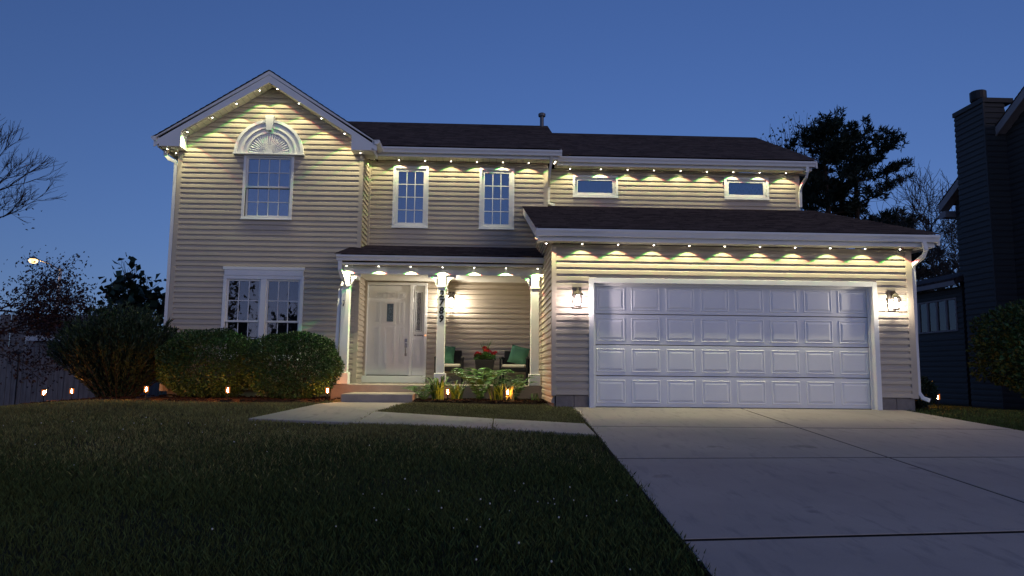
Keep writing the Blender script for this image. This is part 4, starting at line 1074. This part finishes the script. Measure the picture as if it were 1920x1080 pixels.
def tree(name, base, h, label, depth=4, mt='bark', leaf=None, nleaf=0, lsize=.1, lspread=.3, r=.15, spread=.5, d0=(0, 0, 1), frac=.35, upb=.1, group=None, wid=.55, keep=None, extra=None, minr=.004):
    t = thing(name, label, 'tree', base, 0, group)
    b = MB(); tips = []
    grow(b, Vector((0, 0, -.2)), Vector(d0), h*frac, r, depth, tips, spread, upb=upb, minr=minr)
    b.build('trunk', mt, t)
    if leaf:
        T = np.array([list(p) for p, _ in tips if keep is None or keep(p)])
        if len(T):
            i = rng.integers(0, len(T), nleaf); P = T[i]+rng.normal(size=(nleaf, 3))*lspread
            V, F_ = leaf_quads(P, rng.normal(size=(nleaf, 3))+np.array([0, 0, -.2]), lsize*rng.uniform(.6, 1.3, nleaf), wid); npmesh('crown', V, F_, leaf, t)
    return t
def pine(x, y, z, h, label, wR, lo=.28, seed=1, lean=0):
    random.seed(seed); t = thing('pine_tree', label, 'tree', (x, y, z), 0, 'pines behind the garage')
    b = MB(); b.tube([(0, 0, -.3), (lean*.3, 0, h*.4), (lean*.8, 0, h*.75), (lean, 0, h*.97)], [h*.018, h*.014, h*.008, h*.002], 8)
    P = []; D = []; Sz = []
    nb = 50
    for k in range(nb):
        s = lo+(1-lo)*((k//4*4+random.uniform(0, .9))/nb)**.9; zc = h*s; a = random.uniform(0, 6.28) if k % 3 else random.choice([0, math.pi])+random.gauss(0, .4)
        prof_ = math.sin(min(1, (1-s)/(1-lo)*1.15+.12)*math.pi*.62)**.8
        l = wR*prof_*random.uniform(.55, 1.15); x0 = lean*s
        q0 = Vector((x0, 0, zc)); q1 = q0+Vector((math.cos(a)*l*.55, math.sin(a)*l*.55, l*.10)); q2 = q0+Vector((math.cos(a)*l, math.sin(a)*l, l*.30+.15))
        b.tube([q0, q1, q2], [.012*h*(1-s)*.55+.02, .02, .008], 5)
        for j in range(max(5, int(l*8.5))):
            u_ = .25+.75*random.random(); p = q1.lerp(q2, (u_-.5)*2) if u_ > .5 else q0.lerp(q1, u_*2)
            p = p+Vector((random.gauss(0, .27), random.gauss(0, .27), random.gauss(.05, .07)))
            ax = Vector((math.cos(a)*.5+random.gauss(0, .4), math.sin(a)*.5+random.gauss(0, .4), .9)).normalized()
            for nn in range(20):
                dd = ax*random.uniform(.2, 1.2)+Vector((random.gauss(0, .55), random.gauss(0, .55), random.gauss(0, .4)))
                P.append(p+ax*random.uniform(-.12, .2)); D.append(dd); Sz.append(random.uniform(.20, .40))
    b.build('trunk', 'bark', t); V, F_ = leaf_quads(np.array(P), np.array(D), np.array(Sz), .16); npmesh('crown', V, F_, 'needle', t)
pine(16.8, 25, -.5, 14.9, 'tall pine leaning over the garage roof, beside its shorter twin trunk', 2.3, .50, 11, -.5)
pine(18.5, 26, -.5, 14.9, 'broad pine with long side limbs reaching toward the bare trees', 2.9, .46, 23, .1)
random.seed(31)
pine(21.3, 27, -.5, 9.4, 'low spreading pine at the foot of the bare trees', 2.2, .38, 41, 0)
random.seed(5)
tree('bare_tree', (20.0, 20, -.6), 12, 'leafless tree between the pines and the neighbouring house', 5, 'palebark', r=.15, spread=.62, frac=.30, upb=.12, group='leafless trees', minr=.011)
tree('bare_tree', (21.6, 22, -.6), 11, 'thin leafless tree beside the neighbouring chimney', 5, 'palebark', r=.12, spread=.6, frac=.30, upb=.12, group='leafless trees', minr=.011)
tree('leafy_tree', (15.3, 27, -.5), 14, 'slim leafy tree top showing over the end of the roof', 4, 'bark', 'darkleaf', 1600, .2, .4, .14, .3, frac=.36, upb=.4)
random.seed(77)
tree('leafy_tree', (20.7, 13.5, -.6), 6.2, 'dark low tree behind the neighbouring sunroom', 4, 'bark', 'darkleaf', 5000, .16, .45, .1, .6, frac=.3)
random.seed(8)
tree('broadleaf_tree', (-13.0, 9.5, -.75), 4.6, 'big leaved young tree standing behind the feathery shrub', 4, 'bark', 'darkleaf', 800, .25, .17, .07, .42, frac=.33, upb=.3, wid=.85)
tree('background_tree', (-16.6, 18, -.8), 4.4, 'soft grey green tree behind the tall fence by the street lamp', 4, 'bark', 'darkleaf', 5200, .14, .32, .08, .6, frac=.3)
tree('background_tree', (-13.6, 17, -.8), 4.2, 'round dark tree behind the house corner and broad leaved tree', 4, 'bark', 'darkleaf', 5200, .14, .32, .08, .6, frac=.3)
tree('background_tree', (-20.5, 22, -.8), 4.8, 'low dark tree line beyond the tall fence', 4, 'bark', 'darkleaf', 5200, .15, .4, .08, .7, frac=.3)
# red leaved tree at the left edge, its trunk outside the picture
random.seed(19)
def red_tree():
    t = thing('red_leaf_tree', 'dark red leaved tree with bare twigs reaching in front of the street lamp', 'tree', (-13.6, 4.2, float(gz(-13.6, 4.2))))
    b = MB(); tips = []; tips2 = []
    b.tube([(0, 0, -.2), (.1, 0, 1.0), (.05, .1, 2.6), (.1, .1, 5.1)], [.13, .11, .085, .06], 8)
    for zz, dz in ((1.5, .22), (1.9, .18), (2.2, .25), (1.7, .3), (2.4, .1)):
        grow(b, Vector((.06, random.gauss(0, .1), zz)), Vector((1, random.gauss(0, .35), dz)), 1.0, .028, 3, tips, .36, upb=.02, minr=.005)
    for zz, dz in ((4.3, .25), (4.7, .35), (5.0, .45), (4.9, .6), (4.5, .1)):
        grow(b, Vector((.1, random.gauss(0, .1), zz)), Vector((1, random.gauss(0, .4), dz)), .78, .022, 3, tips2, .32, upb=.12, minr=.0045)
    b.build('trunk', 'bark', t)
    T = np.array([list(p) for p, _ in tips]); n = 4800; i = rng.integers(0, len(T), n); P = T[i]+rng.normal(size=(n, 3))*np.array([.20, .25, .13])
    T2 = np.array([list(p) for p, _ in tips2]); n2 = 380; P2 = T2[rng.integers(0, len(T2), n2)]+rng.normal(size=(n2, 3))*.09
    P2 = P2[P2[:, 2] < 4.7]
    P = np.concatenate([P, P2]); n = len(P)
    V, F_ = leaf_quads(P, rng.normal(size=(n, 3))+np.array([.2, 0, -.4]), rng.uniform(.05, .105, n), .5); npmesh('crown', V, F_, 'redleaf', t)
red_tree()

# ------------------------------------------------------------------ fences, shed, street lamp
def fence(name, x0, x1, y, top, bot, w, mt, label, cat='fence', jag=.01):
    t = thing(name, label, cat, ((x0+x1)/2, y, bot))
    cx_ = (x0+x1)/2; n = int((x1-x0)/w); me = None
    MB().box(x0-cx_, x1-cx_, .025, .07, (top-bot)*.2, (top-bot)*.2+.08).build('rail', mt, t); MB().box(x0-cx_, x1-cx_, .025, .07, (top-bot)*.8, (top-bot)*.8+.08).build('rail', mt, t)
    me = MB().box(0, w-.012, -.011, .011, 0, top-bot).mesh('plank', mt)
    for i in range(n):
        o = link('plank', me, t, loc=(x0-cx_+i*w, random.uniform(-.006, .006), random.uniform(-jag, jag))); o.rotation_euler = (0, random.gauss(0, .004), random.gauss(0, .05))
    return t
gate = fence('wooden_gate', -17.2, -11.9, 8.0, 1.07, -.85, .14, 'plank', 'weathered vertical board fence and gate with black diamond strap', 'fence')
for zz in (.95, -.55):
    x = -14.6; o = MB().prism([(-.16, 0), (0, .055), (.16, 0), (0, -.055)], 'y', -.035, -.018).build('diamond_strap', 'black', gate, loc=(x+14.55, 0, zz+.85))
MB().prism([(-.012, 0), (.012, 0), (.012, 1.75), (-.012, 1.75)], 'y', -.03, -.018).build('gate_edge', 'black', gate, loc=(.02, 0, .05))
fence('tall_fence', -21.5, -14.2, 14.0, 2.42, -.8, .20, 'plank2', 'tall dark board fence behind the shed', 'fence')
sh_ = thing('shed', 'low shed with dark roof and white fascia behind the board fence', 'shed', (-14.2, 10.6, -.8))
MB().box(-1.55, 1.6, 0, 1.6, 0, 2.25).build('wall', 'plank2', sh_)
MB().box(-1.75, 1.8, -.16, -.12, 2.17, 2.34).build('fascia', 'dwhite', sh_)
MB().add([(-1.8, -.2, 2.35), (1.85, -.2, 2.35), (1.85, 1.9, 2.35), (-1.8, 1.9, 2.35), (-.3, .85, 3.0), (.35, .85, 3.0)], [(0, 1, 5, 4), (1, 2, 5), (2, 3, 4, 5), (3, 0, 4), (0, 3, 2, 1)]).build('roof', 'shingle', sh_)

sl = thing('street_lamp', 'lit sodium street lamp on a pale pole beyond the fences', 'street lamp', (-26.5, 30, -.8))
MB().tube([(0, 0, 0), (.05, 0, 4), (.1, 0, 7.0)], [.11, .095, .08], 8).build('pole', 'dwhite', sl)
MB().tube([(.1, 0, 6.9), (-.5, 0, 7.25), (-1.3, 0, 7.55)], [.04, .035, .03], 6).build('arm', 'galv', sl)
MB().lathe([(.06, .14), (.16, .10), (.20, .02), (.20, 0)], (-1.5, 0, 7.55), 12).build('head', 'galv', sl)
MB().lathe([(.19, -.01), (.24, -.09), (.20, -.20), (.06, -.26)], (-1.5, 0, 7.55), 12).build('bulb_cover', 'sodium', sl)
lamp(sl, 'POINT', (1, .6, .22), 260, (-1.5, -.05, 7.3), .1)

# ------------------------------------------------------------------ neighbouring house
nb = thing('neighbour_house', 'dark blue grey sided house with tall chimney beside the driveway', 'house', (12.6, 6, -.4))
nb.location = (0, 0, 0)
XN = 12.6
def nrake(y): return 5.86+.6*(9.35-y)
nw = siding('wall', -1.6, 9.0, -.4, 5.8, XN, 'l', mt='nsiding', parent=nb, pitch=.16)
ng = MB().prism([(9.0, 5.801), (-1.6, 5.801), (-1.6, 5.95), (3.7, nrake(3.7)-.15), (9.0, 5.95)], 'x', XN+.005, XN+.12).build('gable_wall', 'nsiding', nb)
z = -.4+.16*39
while z < 8.6:
    y1 = 9.35-(z-5.78)/.6; y0 = 3.7-(y1-3.7)
    if y1 < 4: break
    o = link('siding_board', board_mesh('nsiding'), ng); o.location = (XN-.001, min(9.0, y1), z); o.rotation_euler = (0, 0, R(-90)); o.scale = (min(9.0, y1)-max(y0, -1.6), 1, .16/PT); z += .16
cl = MB(); cl.box(XN+.12, 21, 8.88, 9.0, -.4, 5.8); cl.box(XN+.12, 21, -1.6, -1.48, -.4, 5.8); cl.box(20.9, 21, -1.48, 8.88, -.4, 5.8); cl.build('back_wall', 'nsiding', nb)
b = MB(); roof_plane(b, XN-.32, 21.3, (9.4, 5.90), (3.7, nrake(3.7)+.05)); roof_plane(b, XN-.32, 21.3, (-2.0, 5.90), (3.7, nrake(3.7)+.05)); nr = b.build('roof', 'shingle', nb)
MB().prism([(9.38, 5.87), (3.7, nrake(3.7)+.02), (3.7, nrake(3.7)-.22), (9.38, 5.63)], 'x', XN-.31, XN-.27).build('rake_board', 'ntrim', nr)
MB().prism([(-1.98, 5.87), (3.699, nrake(3.7)+.02), (3.699, nrake(3.7)-.22), (-1.98, 5.63)], 'x', XN-.31, XN-.27).build('rake_board', 'ntrim', nr)
MB().prism([(9.36, 5.72), (3.7, nrake(3.7)-.13), (3.7, nrake(3.7)-.16), (9.36, 5.69)], 'x', XN-.269, XN).build('rake_soffit', 'ntrim', nr)
MB().box(XN-.30, XN+.3, 9.06, 9.36, 5.45, 5.64).build('eave_return', 'ntrim', nr)
# chimney chase
siding('chimney', 6.7, 7.94, -.4, 8.20, XN-.60, 'l', mt='nsiding', parent=nb, pitch=.16, th=.1)
siding('chimney_front', XN-.60, XN, -.4, 8.20, 6.7, 'f', mt='nsiding', parent=nb, pitch=.16, th=.1)
siding('chimney_back', 7.84, 7.94, -.4, 8.2, XN-.02, 'r', mt='nsiding', parent=nb, pitch=.16, th=.45)
ch = MB().box(XN-.64, XN+.25, 6.66, 7.98, 8.2, 8.34).build('chimney_cap', 'nsiding', nb, bevel=.01)
MB().box(XN-.625, XN-.575, 6.675, 6.725, -.4, 8.199).build('corner_post', 'nsiding', nb)
MB().lathe([(.15, 0), (.15, .14), (.20, .15), (.215, .20), (.215, .42), (.19, .44)], (XN-.26, 7.35, 8.34), 16).build('flue', 'darkmetal', ch)
# sunroom wing with a strip of windows
hs = [(8.83+.47*k, 9.23+.47*k, 1.97, 2.88) for k in range(7)]
siding('wall', 8.5, 12.6, -.4, 3.25, 12.3, 'l', [(8.78, 12.14, 1.92, 2.93)], mt='nsiding', parent=nb, pitch=.16)
for k, h in enumerate(hs):
    fr = MB(); fr.box(12.27, 12.33, h[0]-.05, h[0], h[2]-.05, h[3]+.05); fr.box(12.27, 12.33, h[1], h[1]+.019, h[2]-.05, h[3]+.05); fr.box(12.27, 12.33, h[0], h[1], h[3], h[3]+.05); fr.box(12.27, 12.33, h[0], h[1], h[2]-.05, h[2])
    w_ = fr.build('window', 'ntrim', nb); MB().box(12.305, 12.31, h[0], h[1], h[2], h[3]).build('pane', 'glass', w_); MB().box(12.40, 12.41, h[0], h[1]-.1, h[2], h[3]).build('blind', 'blind', w_)
MB().box(12.45, 12.5, 8.52, 12.6, -.4, 3.2).build('room_wall', 'room', nb)
MB().box(12.0, 12.04, 8.4, 12.8, 3.26, 3.45).build('fascia', 'ntrim', nb)
MB().prism([(11.98, 3.46), (13.4, 3.9), (13.4, 3.85), (12.04, 3.27)], 'y', 8.4, 12.8).build('roof', 'shingle', nb)
# timber edging beside the side lawn
ed = thing('timber_edging', 'low dark timber edging along the bed at the garage corner', 'edging', (6.9, .35, -.1))
MB().box(-1.1, 1.3, -.05, .05, -.1, .09).build('timber', 'bark', ed, bevel=.008); ed.rotation_euler = (0, 0, R(-10))
# trees across the street behind the camera, seen only as dark reflections in the low window
random.seed(91)
for k, (x, y, h) in enumerate(((-24.5, -41, 10.5), (-30, -43, 9.5), (-17.5, -43, 6.5), (-36, -43, 9.0))):
    tree('street_tree', (x, y, -1.1), h, 'dark tree across the street, mirrored in the twin window', 4, 'bark', 'darkleaf', 4200, .45, .8, .22, .6, frac=.3, group='trees across the street')
